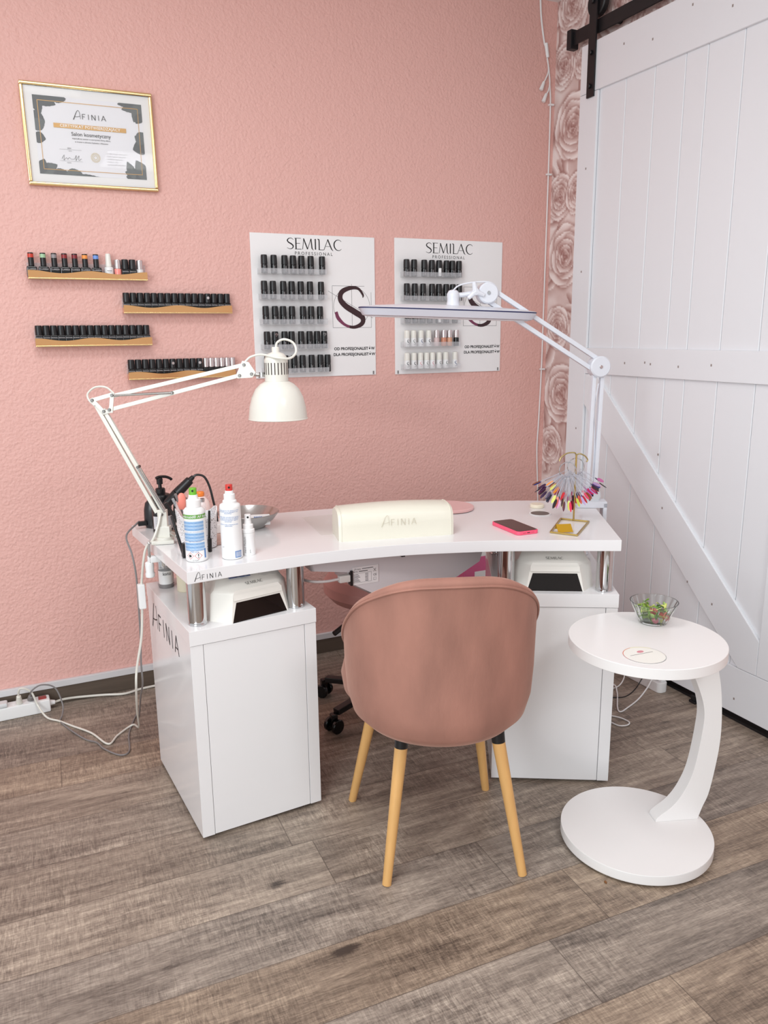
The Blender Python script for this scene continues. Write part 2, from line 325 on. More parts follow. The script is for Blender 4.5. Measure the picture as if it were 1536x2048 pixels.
# right wall: printed rose wallpaper
def wallpaper():
    y0, y1, st = .6, WY, .006
    ny = int((y1-y0)/st)+1; nz = int(CZ/st)+1
    Y, Z = np.meshgrid(np.linspace(y0, y1, ny), np.linspace(0, CZ, nz)); rng = np.random.RandomState(3)
    def vnoise(sy_, sz_, seed):
        r = np.random.RandomState(seed); g = r.rand(400, 400); a = Y*sy_+50; b_ = Z*sz_+50
        i = a.astype(int) % 399; j = b_.astype(int) % 399; fa = a % 1; fb = b_ % 1; fa = fa*fa*(3-2*fa); fb = fb*fb*(3-2*fb)
        return (g[j, i]*(1-fa)+g[j, (i+1) % 399]*fa)*(1-fb)+(g[(j+1) % 399, i]*(1-fa)+g[(j+1) % 399, (i+1) % 399]*fa)*fb
    base = .45+.35*vnoise(9, 11, 1)+.2*vnoise(24, 22, 2)
    # loose petals between the blooms
    for k in range(900):
        cy_, cz_ = rng.uniform(y0, y1), rng.uniform(0, CZ); a = rng.uniform(0, PI); ra, rb = rng.uniform(.03, .075), rng.uniform(.014, .032)
        du = (Y-cy_)*math.cos(a)+(Z-cz_)*math.sin(a); dv = -(Y-cy_)*math.sin(a)+(Z-cz_)*math.cos(a)+ .3*du*du/ra
        d = (du/ra)**2+(dv/rb)**2; msk = np.clip((1-d)*6, 0, 1); val = .16+.84*np.clip(.5+dv/rb*.6, 0, 1)
        base = base*(1-msk)+val*msk
    col = base
    roses = [(2.938, 2.67, .10), (2.907, 2.201, .125), (2.927, 1.681, .125), (2.917, 1.082, .125), (2.985, 2.45, .085), (2.98, 1.93, .09), (2.965, 1.375, .09), (2.985, .841, .085), (2.95, .5, .12), (2.649, 2.58, .13), (2.98, .2, .09), (2.85, 2.44, .07), (2.86, 1.93, .08)]
    for q in range(50):
        roses.append((rng.uniform(.6, 2.7), rng.uniform(0, CZ), rng.uniform(.09, .13)))
    roses.sort(key=lambda t: t[0] > 2.8)
    def petal(cy_, cz_, ry, rz_, ang, lo, hi, ca, soft=.10):
        Rm = max(ry, rz_)*1.35
        i0, i1 = max(0, int((cy_-Rm-y0)/st)), min(ny, int((cy_+Rm-y0)/st)+2); j0, j1 = max(0, int((cz_-Rm)/st)), min(nz, int((cz_+Rm)/st)+2)
        if i0 >= i1 or j0 >= j1: return
        yy, z2 = Y[j0:j1, i0:i1]-cy_, Z[j0:j1, i0:i1]-cz_
        u = (yy*math.cos(ang)+z2*math.sin(ang)); v = (-yy*math.sin(ang)+z2*math.cos(ang))
        th = np.arctan2(v, u); d = np.sqrt((u/ry)**2+(v/rz_)**2)/(1+.05*np.sin(3*th+ca)+.03*np.sin(5*th-ca))
        c = col[j0:j1, i0:i1]; c *= 1-.42*np.exp(-np.clip((d-1)/.16, 0, 9)**2)*(d > 1)
        g = np.clip(.5+.5*u/ry, 0, 1); val = lo+(hi-lo)*g**1.5+.10*np.sin(g*9+ca)*g*.5+.14*np.exp(-((d-.93)/.05)**2)
        mk = np.clip((1-d)/soft*2, 0, 1); c[:] = c*(1-mk)+np.clip(val, 0, 1)*mk
    for (a, b_, R) in roses:
        k_sq = .84; tilt = rng.uniform(-.3, .3)
        for (rr, pr_, m_, lo, hi) in ((.60, .56, 5, .30, 1.05), (.42, .46, 4, .16, .98), (.27, .36, 4, .10, .90), (.15, .26, 3, .05, .82), (.07, .16, 3, .0, .74), (.02, .08, 2, .0, .6)):
            a0 = rng.uniform(0, 6.28)
            for m2 in range(m_):
                an = a0+2*PI*m2/m_+rng.uniform(-.2, .2)
                petal(a+math.cos(an)*rr*R*k_sq, b_+math.sin(an)*rr*R, pr_*R*.85, pr_*R*1.25, an, lo, hi, rng.uniform(0, 6))
    col = np.clip(col+.05*(vnoise(60, 50, 5)-.5), 0, 1)
    s0 = np.array([150, 104, 98.]); s1 = np.array([204, 176, 170.]); s2 = np.array([250, 243, 240.])
    t = col[..., None]; rgb = np.where(t < .5, s0+(s1-s0)*t*2, s1+(s2-s1)*(t-.5)*2)/255
    rgb = np.where(rgb <= .04045, rgb/12.92, ((rgb+.055)/1.055)**2.4)
    me = bpy.data.meshes.new('wall_right'); vs = np.stack([np.full(Y.size, WX), Y.ravel(), Z.ravel()], 1)
    j, i = np.meshgrid(np.arange(nz-1), np.arange(ny-1), indexing='ij'); q0 = (j*ny+i).ravel()
    F = np.stack([q0, q0+ny, q0+ny+1, q0+1], 1)
    nv = len(vs); ex = [(WX, -2.2, 0), (WX, y0, 0), (WX, y0, CZ), (WX, -2.2, CZ), (WX+.12, -2.2, 0), (WX+.12, WY, 0), (WX+.12, WY, CZ), (WX+.12, -2.2, CZ)]
    me.from_pydata(vs.tolist()+ex, [], F.tolist()+[(nv, nv+3, nv+2, nv+1), (nv+4, nv+5, nv+6, nv+7)])
    at = me.color_attributes.new('print', 'FLOAT_COLOR', 'POINT')
    cc = np.concatenate([np.concatenate([rgb.reshape(-1, 3), np.ones((Y.size, 1))], 1), np.tile([.6, .42, .4, 1], (8, 1))]); at.data.foreach_set('color', cc.ravel().astype(np.float32))
    mt = pmat('rose_print_wallpaper', (200, 160, 155), .55); n = mt.node_tree.nodes.new('ShaderNodeVertexColor'); n.layer_name = 'print'
    mt.node_tree.links.new(n.outputs[0], mt.node_tree.nodes['Principled BSDF'].inputs['Base Color']); me.materials.append(mt)
    o = bpy.data.objects.new('wall_right', me); C.objects.link(o); o['kind'] = 'structure'
wallpaper()
# skirting
t = MB(); t.box((-1.6, WY-.012, 0), (2.19, WY, .066), .001); t.box((-1.6, WY-.016, .064), (2.19, WY, .090), .003, m=1)
t.build('baseboard_back', [M['skirt'], M['skirtcap']], kind='structure')
# barn door, parallel to the right wall
DX = 2.19
pl = MB(); ys = [1.62, 1.72, 1.843, 2.0, 2.148, 2.245, 2.39, 2.54, 2.69, 2.79]
for a, b2 in zip(ys[:-1], ys[1:]): pl.box((DX+.012, a+.0008, .04), (DX+.034, b2-.0008, 2.455), .0022, 1)
door = pl.build('door_1', M['doorw'], kind='structure', smooth=0)
def dpart(name, lo, hi, bev=.003):
    return MB().box((DX, lo[0], lo[1]), (DX+.0125, hi[0], hi[1]), bev, 2).build(name, M['doorw'], door)
dpart('stile', (2.688, .207), (2.797, 2.28)); dpart('stile', (1.61, .207), (1.722, 2.28))
dpart('top_rail', (1.61, 2.281), (2.797, 2.461)); dpart('middle_rail', (1.7225, 1.185), (2.6875, 1.291)); dpart('bottom_rail', (1.61, .036), (2.797, .206))
bm_ = MB(); bm_.T = Matrix(((0, 0, 1, DX), (1, 0, 0, 0), (0, 1, 0, 0), (0, 0, 0, 1)))
bm_.prism([(2.6875, 1.184), (2.62, 1.184), (1.7225, .33), (1.7225, .207), (1.80, .207), (2.6875, 1.058)][::-1], 0, .0125, bev=.003); bm_.build('diagonal_brace', M['doorw'], door)
kb = MB()
for (y, z) in [(2.55, 2.40), (2.40, 2.37), (2.22, 2.42), (2.05, 2.36), (1.9, 2.40), (2.56, 1.24), (2.45, 1.235), (2.31, 1.235), (2.17, 1.23), (2.02, 1.24), (2.74, 2.0), (2.74, 1.6), (2.73, .95), (2.2, .70), (2.05, .45), (1.93, .40), (1.95, .12), (1.88, .13), (1.8, .09), (2.34, 1.24), (2.24, .9)]:
    kb.box((DX-.0004, y-.003, z-.004), (DX+.0004, y+.003, z+.004), 0)
kb.build('wood_knots', pmat('knot_mark', (150, 138, 134), .6), door)
h = MB()
h.box((DX-.008, 2.705, 2.26), (DX-.001, 2.748, 2.68), .001); h.build('hanger_strap', M['blackmet'], door)
for z in (2.30, 2.42, 2.60):
    MB().cyl((DX-.018, 2.727, z), (DX-.0085, 2.727, z), .009, seg=12, bev=.002).build('hanger_bolt', M['blackmet'], door)
MB().cyl((DX+.003, 2.727, 2.60), (DX+.03, 2.727, 2.60), .052, seg=32, bev=.004).build('hanger_wheel', M['blackmet'], door)
t = thing('sliding_door_track', 'black steel rail with end stop above the white sliding door', 'door track', (DX+.03, 2.2, 2.50))
MB().box((DX+.008, 1.0, 2.488), (DX+.016, 2.862, 2.538), .001).build('rail', M['blackmet'], t, world=True)
e = MB(); e.box((DX-.005, 2.862, 2.475), (DX+.035, 2.892, 2.548), .004); e.build('end_stop', M['blackmet'], t, world=True)
for y in (2.64, 2.1, 1.5): MB().cyl((DX+.016, y, 2.513), (WX, y, 2.513), .012, seg=12).build('wall_spacer', M['blackmet'], t, world=True)
g = MB(); g.box((2.175, 1.955, 0), (2.235, 1.985, .010), .002); g.box((2.178, 1.96, .010), (2.186, 1.98, .030), .002)
g.box((2.206, 1.4, 0.0), (2.245, 3.02, .010), .001)
tag(g.build('door_floor_guide', M['blackmet']), 'small black floor guide under the white sliding door', 'door guide')
# ------------------------------------------------------------------ desk
T_TOP, T_BOT, CAB = .775, .742, .612
front = [(.350, 1.939), (.464, 1.951), (.60, 1.958), (.70, 1.960), (.832, 1.949), (.975, 1.924), (1.112, 1.882), (1.223, 1.841), (1.353, 1.779), (1.534, 1.686)]
right = [(1.79, 2.13)]; back = [(1.643, 2.245), (1.54, 2.296), (1.432, 2.34), (1.27, 2.395), (1.10, 2.437), (.92, 2.467), (.751, 2.485), (.5, 2.505), (.295, 2.53)]
fr = catmull([(x, y, 0) for x, y in front], 5); bk = catmull([(x, y, 0) for x, y in right+back], 4)
poly = [(p.x, p.y) for p in fr]+[(p.x, p.y) for p in bk]
desk = thing('desk_worktop', 'white glossy curved manicure worktop on chrome tubes above two cabinets', 'desk', (1.0, 2.1, CAB))
wt = MB(); wt.prism(poly, T_BOT, T_TOP, bev=.0015)
d = Vector((.14, .0155, 0)).normalized(); nrm = Vector((d.y, -d.x, 0))
afinia(wt, Vector((.368, 1.9415, .7495))+nrm*.0009, d, (0, 0, 1), .078, .0205, 1, 1.0)
wt.build('worktop', [M['white'], M['ink']], desk, world=True)
def frame2(ox, oy, ang): return Matrix.Translation((ox, oy, 0)) @ Matrix.Rotation(ang, 4, 'Z')
LC = frame2(.347, 1.948, math.radians(4.2)); RCx = frame2(1.2215, 1.858, math.radians(-29))
CW, CD = .357, .475
def tubes(F, rows):
    for (x, y) in rows:
        p = F @ Vector((x, y, 0))
        tb = MB(); tb.lathe([(.024, CAB), (.0255, CAB+.001), (.0255, CAB+.006), (.0245, CAB+.008), (.0245, T_BOT-.004), (.0255, T_BOT-.003), (.0255, T_BOT)], (p.x, p.y, 0), 40)
        tb.build('chrome_tube', M['chrome'], desk, world=True)
tubes(LC, [(.038, .05), (.318, .045), (.05, .43), (.318, .43)])
tubes(RCx, [(.035, .055), (.322, .04), (.035, .43), (.322, .43)])
MB().lathe([(.032, 0), (.036, .0005), (.036, .002), (.030, .0022)], (1.527, 2.068, T_TOP), 36).build('cable_grommet_rim', M['whitepl'], desk, world=True)
MB().lathe([(.030, 0), (.030, .0026)], (1.527, 2.068, T_TOP), 36).build('cable_grommet_cover', pmat('dark_mesh', (82, 78, 74), .3), desk, world=True)
for F, who, lab in ((LC, 'l', 'white gloss desk cabinet under the left end, lettered on its side'), (RCx, 'r', 'white gloss desk cabinet under the right end, behind the velvet chair')):
    loc = F.translation; ang = F.to_euler().z
    t = thing('desk_cabinet', lab, 'cabinet', (loc.x, loc.y, 0), ang, 'desk cabinets')
    c = MB()
    c.box((0, 0, .009), (.018*1.9, CD, CAB-.042), .0012, m=0)
    c.box((CW-.034, 0, .009), (CW, CD, CAB-.042), .0012)
    c.box((.034, .02, .009), (CW-.034, CD, CAB-.042), 0)
    if who == 'l':
        afinia(c, (-.0006, .43, .498), (0, -1, 0), (0, 0, 1), .33, .088, 1, .9)
    c.build('carcass', [M['white'], M['ink']], t)
    MB().box((-.001, -.002, CAB-.041), (CW+.001, CD+.002, CAB), .0012).build('cabinet_top', M['white'], t)
    MB().box((.0352, .0008, .010), (CW-.0352, .019, CAB-.0425), .001).build('door', M['white'], t)
    for x in (.03, CW-.03):
        for y in (.03, CD-.03): MB().lathe([(.016, 0), (.018, .002), (.018, .007), (.014, .009)], (x, y, 0), 16).build('foot', M['black'], t)
# UV nail lamps
def uv_lamp(label, F, x, y, rz, sc_):
    p = F @ Vector((x, y, CAB)); t = thing('uv_nail_lamp', label, 'nail lamp', p, F.to_euler().z+rz, 'uv nail lamps')
    t.scale = (sc_[0], sc_[1], sc_[2])
    pw = pmat('lamp_white_plastic', (232, 229, 222), .3) if 'lamp_white_plastic' not in bpy.data.materials else bpy.data.materials['lamp_white_plastic']
    mb = MB()
    lay = lambda fw, bw, dp, fy, z, ch: [(-fw, fy, z), (fw, fy, z), (bw, fy+ch, z), (bw, dp, z), (bw-.02, dp+.015, z), (-bw+.02, dp+.015, z), (-bw, dp, z), (-bw, fy+ch, z)]
    L0 = lay(.078, .112, .17, 0, 0, .055); L1 = lay(.066, .104, .165, .012, .072, .05); L2 = lay(.06, .095, .15, .016, .082, .045); L3 = lay(.05, .082, .13, .055, .108, .02)
    vs = L0+L1+L2+L3; fs = []
    for r in range(3):
        for k in range(8):
            if r == 0 and k == 0: continue
            k2 = (k+1) % 8; fs.append((r*8+k, r*8+k2, (r+1)*8+k2, (r+1)*8+k))
    fs.append(tuple(range(24, 32)))
    # front opening
    n0 = len(vs)
    def fp(x_, z_): return (x_, .012*z_/.072, z_)
    vs += [fp(-.075, 0), fp(.075, 0), fp(.060, .052), fp(-.060, .052)]
    fs += [(0, n0, n0+3, 8), (n0+1, 1, 9, n0+2), (n0+3, n0+2, 9, 8)]
    m_ = [0]*len(fs); mb.add(vs, fs); n1 = len(mb.f)
    q = [fp(-.075, 0), fp(.075, 0), fp(.060, .052), fp(-.060, .052)]; qi = [(a[0]*.95, .15, a[2]) for a in q]
    mb.add(q+qi, [(1, 0, 4, 5), (2, 1, 5, 6), (3, 2, 6, 7), (0, 3, 7, 4), (5, 4, 7, 6)], 1)
    dk = pmat('lamp_dark_inside', (46, 38, 36), .25) if 'lamp_dark_inside' not in bpy.data.materials else bpy.data.materials['lamp_dark_inside']
    mb.build('housing', [pw, dk], t)
    g = MB(); g.add([(-.0745, .001, .0005), (.0745, .001, .0005), (.0597, .0095, .0515), (-.0597, .0095, .0515)], [(0, 1, 2, 3)]); g.box((-.069, .0005, 0), (.069, .004, .002), 0)
    tm = pmat('tinted_smoke_shield', (40, 32, 30), .08, Alpha=.55) if 'tinted_smoke_shield' not in bpy.data.materials else bpy.data.materials['tinted_smoke_shield']
    g.build('tinted_shield', tm, t)
    lip = MB(); lip.add([(-.0665, .0065, .058), (.0665, .0065, .058), (.0665, .011, .073), (-.0665, .011, .073)], [(0, 1, 2, 3)]); lip.build('front_lip', pw, t)
    lg = MB(); O = Vector((-.024, .0265, .0893)); up_ = Vector((0, .039, .026)).normalized(); semilac(lg, O+Vector((0, -.0006, .0009)), (1, 0, 0), up_, .048, .0095, 0); lg.build('logo', M['ink'], t)
    return t
uv_lamp('white nail lamp on the left cabinet between two chrome tubes', LC, .200, .012, math.radians(8), (1.10, .98, 1.0))
uv_lamp('white nail lamp on the right cabinet behind the velvet chair', RCx, .176, .024, 0, (1.08, 1.0, 1.0))
# items under the worktop
j = thing('cream_jar', 'small lidded cream jar on the left cabinet under the worktop', 'jar', (.362, 2.36, CAB))
MB().lathe([(.018, 0), (.021, .003), (.021, .055), (.017, .062)], seg=24).build('jar_body', M['film'], j)
lb = MB(); lb.lathe([(.0212, .012), (.0212, .054)], seg=24, cap=False); lb.text('kato', (-.012, -.0216, .042), (1, 0, 0), (0, 0, 1), .014, 1); lb.build('label', [M['whitepl'], M['ink']], j)
MB().lathe([(.0215, 0), (.0225, .002), (.0225, .012), (.0215, .0125)], seg=24).build('jar_base', M['greypl'], j)
tag(MB().lathe([(.026, CAB), (.028, CAB+.002), (.028, CAB+.07), (.026, CAB+.072)], (.412, 2.30, 0), 28).build('beige_pot', pmat('beige_plastic', (214, 204, 180), .5)), 'plain beige pot beside the cream jar under the worktop', 'pot')
pk = MB()
rngp = random.Random(4); nx, nyy = 14, 7; vs = []; fs = []
for jx in range(nx+1):
    for jy in range(nyy+1):
        vs.append(LC @ Vector((.07+jx/nx*.22, .045+jy/nyy*.10, CAB+.112+rngp.uniform(-.006, .008)+.004*math.sin(jx))))
for a in range(nx):
    for c_ in range(nyy): fs.append((a*(nyy+1)+c_, (a+1)*(nyy+1)+c_, (a+1)*(nyy+1)+c_+1, a*(nyy+1)+c_+1))
pk.add(vs, fs)
t = thing('plastic_packet', 'clear crinkled plastic packet lying on the left nail lamp', 'packet', LC @ Vector((.18, .1, CAB+.108)))
pk.build('clear_film', M['film'], t, world=True)
q = MB(); q.box((.13, .05, CAB+.1085), (.19, .10, CAB+.1105), .0005); q.v = [LC @ v for v in q.v]; q.build('blue_insert', pmat('navy_print', (62, 82, 130), .4), t, world=True)
bxm = MB(); bxm.T = RCx; bxm.box((.10, .24, CAB), (.26, .33, CAB+.122), .002)
tag(bxm.build('dark_red_box', pmat('dark_red_card', (108, 34, 44), .5)), 'dark red carton behind the right nail lamp', 'box')
t = thing('pink_bag', 'pink bag standing on the floor by the wall, glimpsed under the worktop', 'bag', (1.83, 2.93, 0))
q = MB(); q.box((-.10, -.045, 0), (.10, .045, .385), .008); q.build('bag_body', pmat('pink_foil', (206, 96, 140), .4), t)
q = MB(); q.prism([(-.045, -.0462), (.085, -.0462), (.085, -.0454), (-.045, -.0454)], .16, .315); q.build('white_panel', M['whitepl'], t)
q = MB(); q.box((-.099, -.044, .380), (.099, .044, .405), .004); q.build('white_top_edge', M['whitepl'], t)
# dust collector under the worktop
t = thing('dust_collector', 'pale grey nail dust collector hull hanging under the middle of the worktop', 'dust collector', (1.0, 2.15, T_BOT))
k_ = 2.07/2.2
ol = [(.70, T_BOT), (.764*k_, 1.36-.705*k_), (.884*k_, 1.36-.724*k_), (.89*k_, 1.36-.765*k_), (.972*k_, 1.36-.813*k_), (1.04*k_, 1.36-.830*k_), (1.121*k_, 1.36-.833*k_), (1.278*k_, 1.36-.794*k_), (1.365*k_, 1.36-.752*k_), (1.315, T_BOT)]
q = MB(); vs = []
ys0 = lambda x: 2.035
for k, (sc2, dy) in enumerate(((.97, 0), (1, .012), (1, .13), (.93, .15))):
    for x, z in ol:
        vs.append(((x-1.02)*sc2+1.02, ys0(x)+dy, (z-T_BOT)*sc2+T_BOT))
n = len(ol); fs = [tuple(range(n))]
for k in range(3):
    for i in range(n): i2 = (i+1) % n; fs.append((k*n+i2, k*n+i, (k+1)*n+i, (k+1)*n+i2))
fs.append(tuple(range(3*n, 4*n))[::-1]); q.add(vs, fs); q.build('hull', M['mauve'], t, world=True, smooth=40)
lb = MB(); ly = 2.0335; X0, X1, Z0, Z1 = .853, .941, 1.36-.790*k_*.985, 1.36-.732*k_*.985
Z0, Z1 = .640, .694; X0, X1 = .842, .925
lb.box((X0, ly-.0006, Z0), (X1, ly, Z1), 0, m=0)
afinia(lb, (X0+.005, ly-.0009, Z1-.0095), (1, 0, 0), (0, 0, 1), .022, .0065, 1, 1.4)
lb.text('MODEL:', (X0+.003, ly-.0009, Z1-.0155), (1, 0, 0), (0, 0, 1), .0042, 1, bold=.01)
lb.box((X0+.020, ly-.0009, Z1-.0150), (X0+.048, ly-.0006, Z1-.0130), 0, m=1); lb.box((X0+.030, ly-.0009, Z1-.0075), (X0+.066, ly-.0006, Z1-.0058), 0, m=1)
for r in range(6):
    lb.box((X0+.004, ly-.0009, Z1-.024-r*.0042), (X0+.018+(r % 3)*.003, ly-.0006, Z1-.0226-r*.0042), 0, m=1); lb.box((X0+.040, ly-.0009, Z1-.024-r*.0042), (X0+.050, ly-.0006, Z1-.0226-r*.0042), 0, m=1)
for a, b2 in (((X0+.003, Z0+.006), (X0+.06, Z0+.0065)), ((X0+.003, Z1-.0195), (X0+.06, Z1-.019)), ((X0+.0595, Z0+.006), (X0+.06, Z1-.019)), ((X0+.003, Z0+.006), (X0+.0035, Z1-.019))):
    lb.box((a[0], ly-.0009, a[1]), (b2[0], ly-.0006, b2[1]), 0, m=1)
lb.text('CE', (X0+.066, ly-.0009, Z0+.021), (1, 0, 0), (0, 0, 1), .009, 1, bold=.01)
lb.ribbon([(0, 0, .0008), (.008, 0, .0008), (.008, .008, .0008), (0, .008, .0008), (0, 0, .0008)], (X0+.067, ly-.0009, Z0+.008), (1, 0, 0), (0, 0, 1), 1, smooth=False)
lb.ribbon([(0, 0, .001), (.008, .010, .001)], (X0+.067, ly-.0009, Z0+.034), (1, 0, 0), (0, 0, 1), 1, smooth=False); lb.ribbon([(.008, 0, .001), (0, .010, .001)], (X0+.067, ly-.0009, Z0+.034), (1, 0, 0), (0, 0, 1), 1, smooth=False)
lb.build('rating_label', [pmat('label_pale', (222, 216, 216), .5), M['ink']], t, world=True)
q = MB(); q.box((.80, 2.03, .652), (.836, 2.05, .674), .004); q.build('power_plug', pmat('plug_grey', (196, 188, 184), .5), t, world=True)
q = MB(); q.tube([(.80, 2.04, .663), (.76, 2.04, .662), (.72, 2.05, .665), (.70, 2.08, .67), (.69, 2.12, .70)], .004); q.build('power_cord', pmat('cord_grey', (190, 180, 178), .5), t, world=True)
MB().box((.834, 2.028, .640), (.842, 2.05, .686), .002).build('socket_inlet', M['black'], t, world=True)
MB().box((.985, 1.998, .716), (.997, 2.03, .726), .001).build('screw_bracket', M['black'], t, world=True)

# stool behind the desk
t = thing('swivel_stool', 'pink seat on black wheeled base behind the desk, mostly hidden', 'stool', (1.123, 2.45, 0))
MB().lathe([(.02, .425), (.12, .427), (.18, .440), (.205, .468), (.205, .500), (.185, .528), (.1, .535), (.01, .535)], seg=48).build('seat', noisy(pmat('pink_leatherette', (206, 152, 146), .4), 5, .03), t)
MB().cyl((0, 0, .09), (0, 0, .405), .026).build('gas_lift', M['black'], t)
MB().box((-.09, -.08, .395), (.09, .08, .427), .008).build('seat_mechanism', M['black'], t)
MB().tube([(-.05, -.06, .405), (-.10, -.10, .40), (-.16, -.12, .418), (-.19, -.14, .412), (-.245, -.16, .392)], .009).build('tilt_lever', M['black'], t)
MB().lathe([(.04, .06), (.045, .07), (.04, .11), (.03, .115)], seg=24).build('base_hub', M['black'], t)
for k in range(5):
    a = math.radians(130+72*k); ca, sa = math.cos(a), math.sin(a)
    MB().bar((.03*ca, .03*sa, .09), (.235*ca, .235*sa, .072), .03, .022, bev=.004).build('base_leg', M['black'], t)
    cs = MB(); p = Vector((.246*ca, .246*sa, 0)); ax = Vector((-sa, ca, 0))
    cs.cyl(p+ax*.012+Vector((0, 0, .026)), p+ax*.027+Vector((0, 0, .026)), .026, seg=24, bev=.003); cs.cyl(p-ax*.027+Vector((0, 0, .026)), p-ax*.012+Vector((0, 0, .026)), .026, seg=24, bev=.003)
    cs.box((p.x-.012, p.y-.012, .02), (p.x+.012, p.y+.012, .07), .004); cs.build('caster', M['blackgl'], t)

# ------------------------------------------------------------------ velvet chair
ch = thing('velvet_chair', 'dusty pink velvet tub chair with beech legs in front of desk', 'chair', (.946, 1.702, 0), math.radians(-19.7))
RK = np.linspace(0, 125, 60); RV = np.interp(RK, (0, 12, 25, 40, 60, 80, 100, 125), (.812, .811, .804, .780, .732, .655, .575, .50)); RV = np.convolve(np.pad(RV, 4, mode='edge'), np.ones(9)/9, 'valid')
def rim(th):   # th 0 = back
    return float(np.interp(abs(math.degrees(th)), RK, RV))
CHP = [(.02, .352), (.10, .353), (.160, .358), (.202, .373), (.230, .402), (.243, .45), (.248, .52), (.250, .60), (.253, .70), (.258, .815)]
def crad(z):
    return float(np.interp(z, [c[1] for c in CHP], [c[0] for c in CHP]))
def shell_surface():
    prof = CHP
    q = MB(); nT = 72; rows = []; thm = math.radians(118)
    def rad(z, th):
        for (r0, z0), (r1, z1) in zip(prof[:-1], prof[1:]):
            if z <= z1: r = r0+(r1-r0)*(z-z0)/max(1e-6, z1-z0); break
        else: r = prof[-1][0]
        return r
    def pt(r, th, z, lean=0): return (math.sin(th)*r*1.0, -math.cos(th)*r*.98-lean, z)
    # build closed cross-section loop for every angle: outer up, rim, inner down
    for i in range(nT+1):
        th = -thm+2*thm*i/nT; zt = rim(th); sec = []
        for (r, z) in prof[1:6]: sec.append(pt(r, th, z))
        for k in range(1, 7):
            z = .45+(zt-.018-.45)*k/6; sec.append(pt(rad(z, th), th, z))
        ro = rad(zt, th)
        sec += [pt(ro+.003, th, zt-.006), pt(ro-.004, th, zt+.003), pt(ro-.018, th, zt+.006), pt(ro-.032, th, zt-.002), pt(ro-.040, th, zt-.02)]
        for k in range(5, 0, -1):
            z = .45+(zt-.03-.45)*k/6; sec.append(pt(rad(z, th)-.042-.006*math.sin(k), th, z))
        sec += [pt(.15, th, .44), pt(.09, th, .44)]
        rows.append(sec)
    n = len(rows[0]); vs = [p for r in rows for p in r]; fs = []
    for i in range(nT):
        for k in range(n): k2 = (k+1) % n; fs.append((i*n+k, (i+1)*n+k, (i+1)*n+k2, i*n+k2))
    fs.append(tuple(range(n))); fs.append(tuple(range(nT*n, nT*n+n))[::-1]); q.add(vs, fs); return q
q = shell_surface(); sh = q.build('shell_back', M['velvet'], ch, smooth=60)
pp = MB(); pts = []
for i in range(60):
    th = math.radians(-116)+math.radians(232)*i/59; zt = rim(th); r = crad(zt-.012); pts.append((math.sin(th)*(r+.0025), -math.cos(th)*(r+.0025)*.98, zt-.012))
pp.tube(pts, .0035, 6, 1, smooth=False); pp.build('piping', M['velvet'], ch)
st = MB(); st.lathe([(.0, .362), (.12, .362), (.18, .370), (.225, .390), (.250, .425), (.256, .465), (.246, .505), (.215, .532), (.12, .545), (.0, .548)], (0, .062, 0), 64, cap=False, sy=.86)
st.build('seat_cushion', M['velvet'], ch, smooth=60)
inv = TM[ch.name].inverted()
for f in [(.792, 1.949), (.726, 1.569), (1.18, 1.825), (1.056, 1.451)]:
    p = inv @ Vector((f[0], f[1], 0)); top = Vector((p.x*.70, p.y*.64, .358)); mid = p.lerp(top, .955)
    lg = MB(); lg.cyl(p, mid, .0115, .0168, 24, bev=.001); lo = lg.build('leg', M['beech'], ch)
    MB().cyl(mid, top+Vector((0, 0, .012)), .0170, .0175, 24).build('leg_collar', M['black'], lo)

# ------------------------------------------------------------------ C shaped side table
tb = thing('side_table', 'white round C-shaped side table standing right of the velvet chair', 'side table', (1.418, 1.44, 0))
MB().lathe([(.185, .006), (.199, .008), (.2, .010), (.2, .033), (.199, .035)], seg=96).build('base_disc', M['white_satin'], tb)
MB().lathe([(.17, 0), (.17, .007)], seg=48).build('base_pad', M['black'], tb)
MB().lathe([(.194, .563), (.195, .564), (.195, .589), (.194, .590)], (-.012, -.005, 0), seg=96).build('top_disc', M['white_satin'], tb)
cm = MB(); e1 = Vector((.948, -.318, 0)); e2 = Vector((.318, .948, 0)); O = Vector((1.476, 1.437, 0))
inner = catmull([(.0, .0352, 0), (.002, .044, 0), (.014, .056, 0), (.045, .080, 0), (.074, .12, 0), (.099, .187, 0), (.114, .30, 0), (.114, .365, 0), (.093, .43, 0), (.058, .50, 0), (.008, .563, 0)], 5)
outer = catmull([(.122, .0352, 0), (.133, .07, 0), (.150, .121, 0), (.166, .24, 0), (.167, .33, 0), (.156, .43, 0), (.135, .51, 0), (.112, .563, 0)], 6)
pl_ = [(p.x, p.y) for p in inner]+[(p.x, p.y) for p in reversed(outer)]
Mx = Matrix((e1, Vector((0, 0, 1)), e2)).transposed().to_4x4(); Mx.translation = O+Vector((.008, -.003, 0)); cm.T = Mx
cm.prism(pl_, 0, .042, bev=.001); cm.build('curved_column', M['white_satin'], tb, world=True)
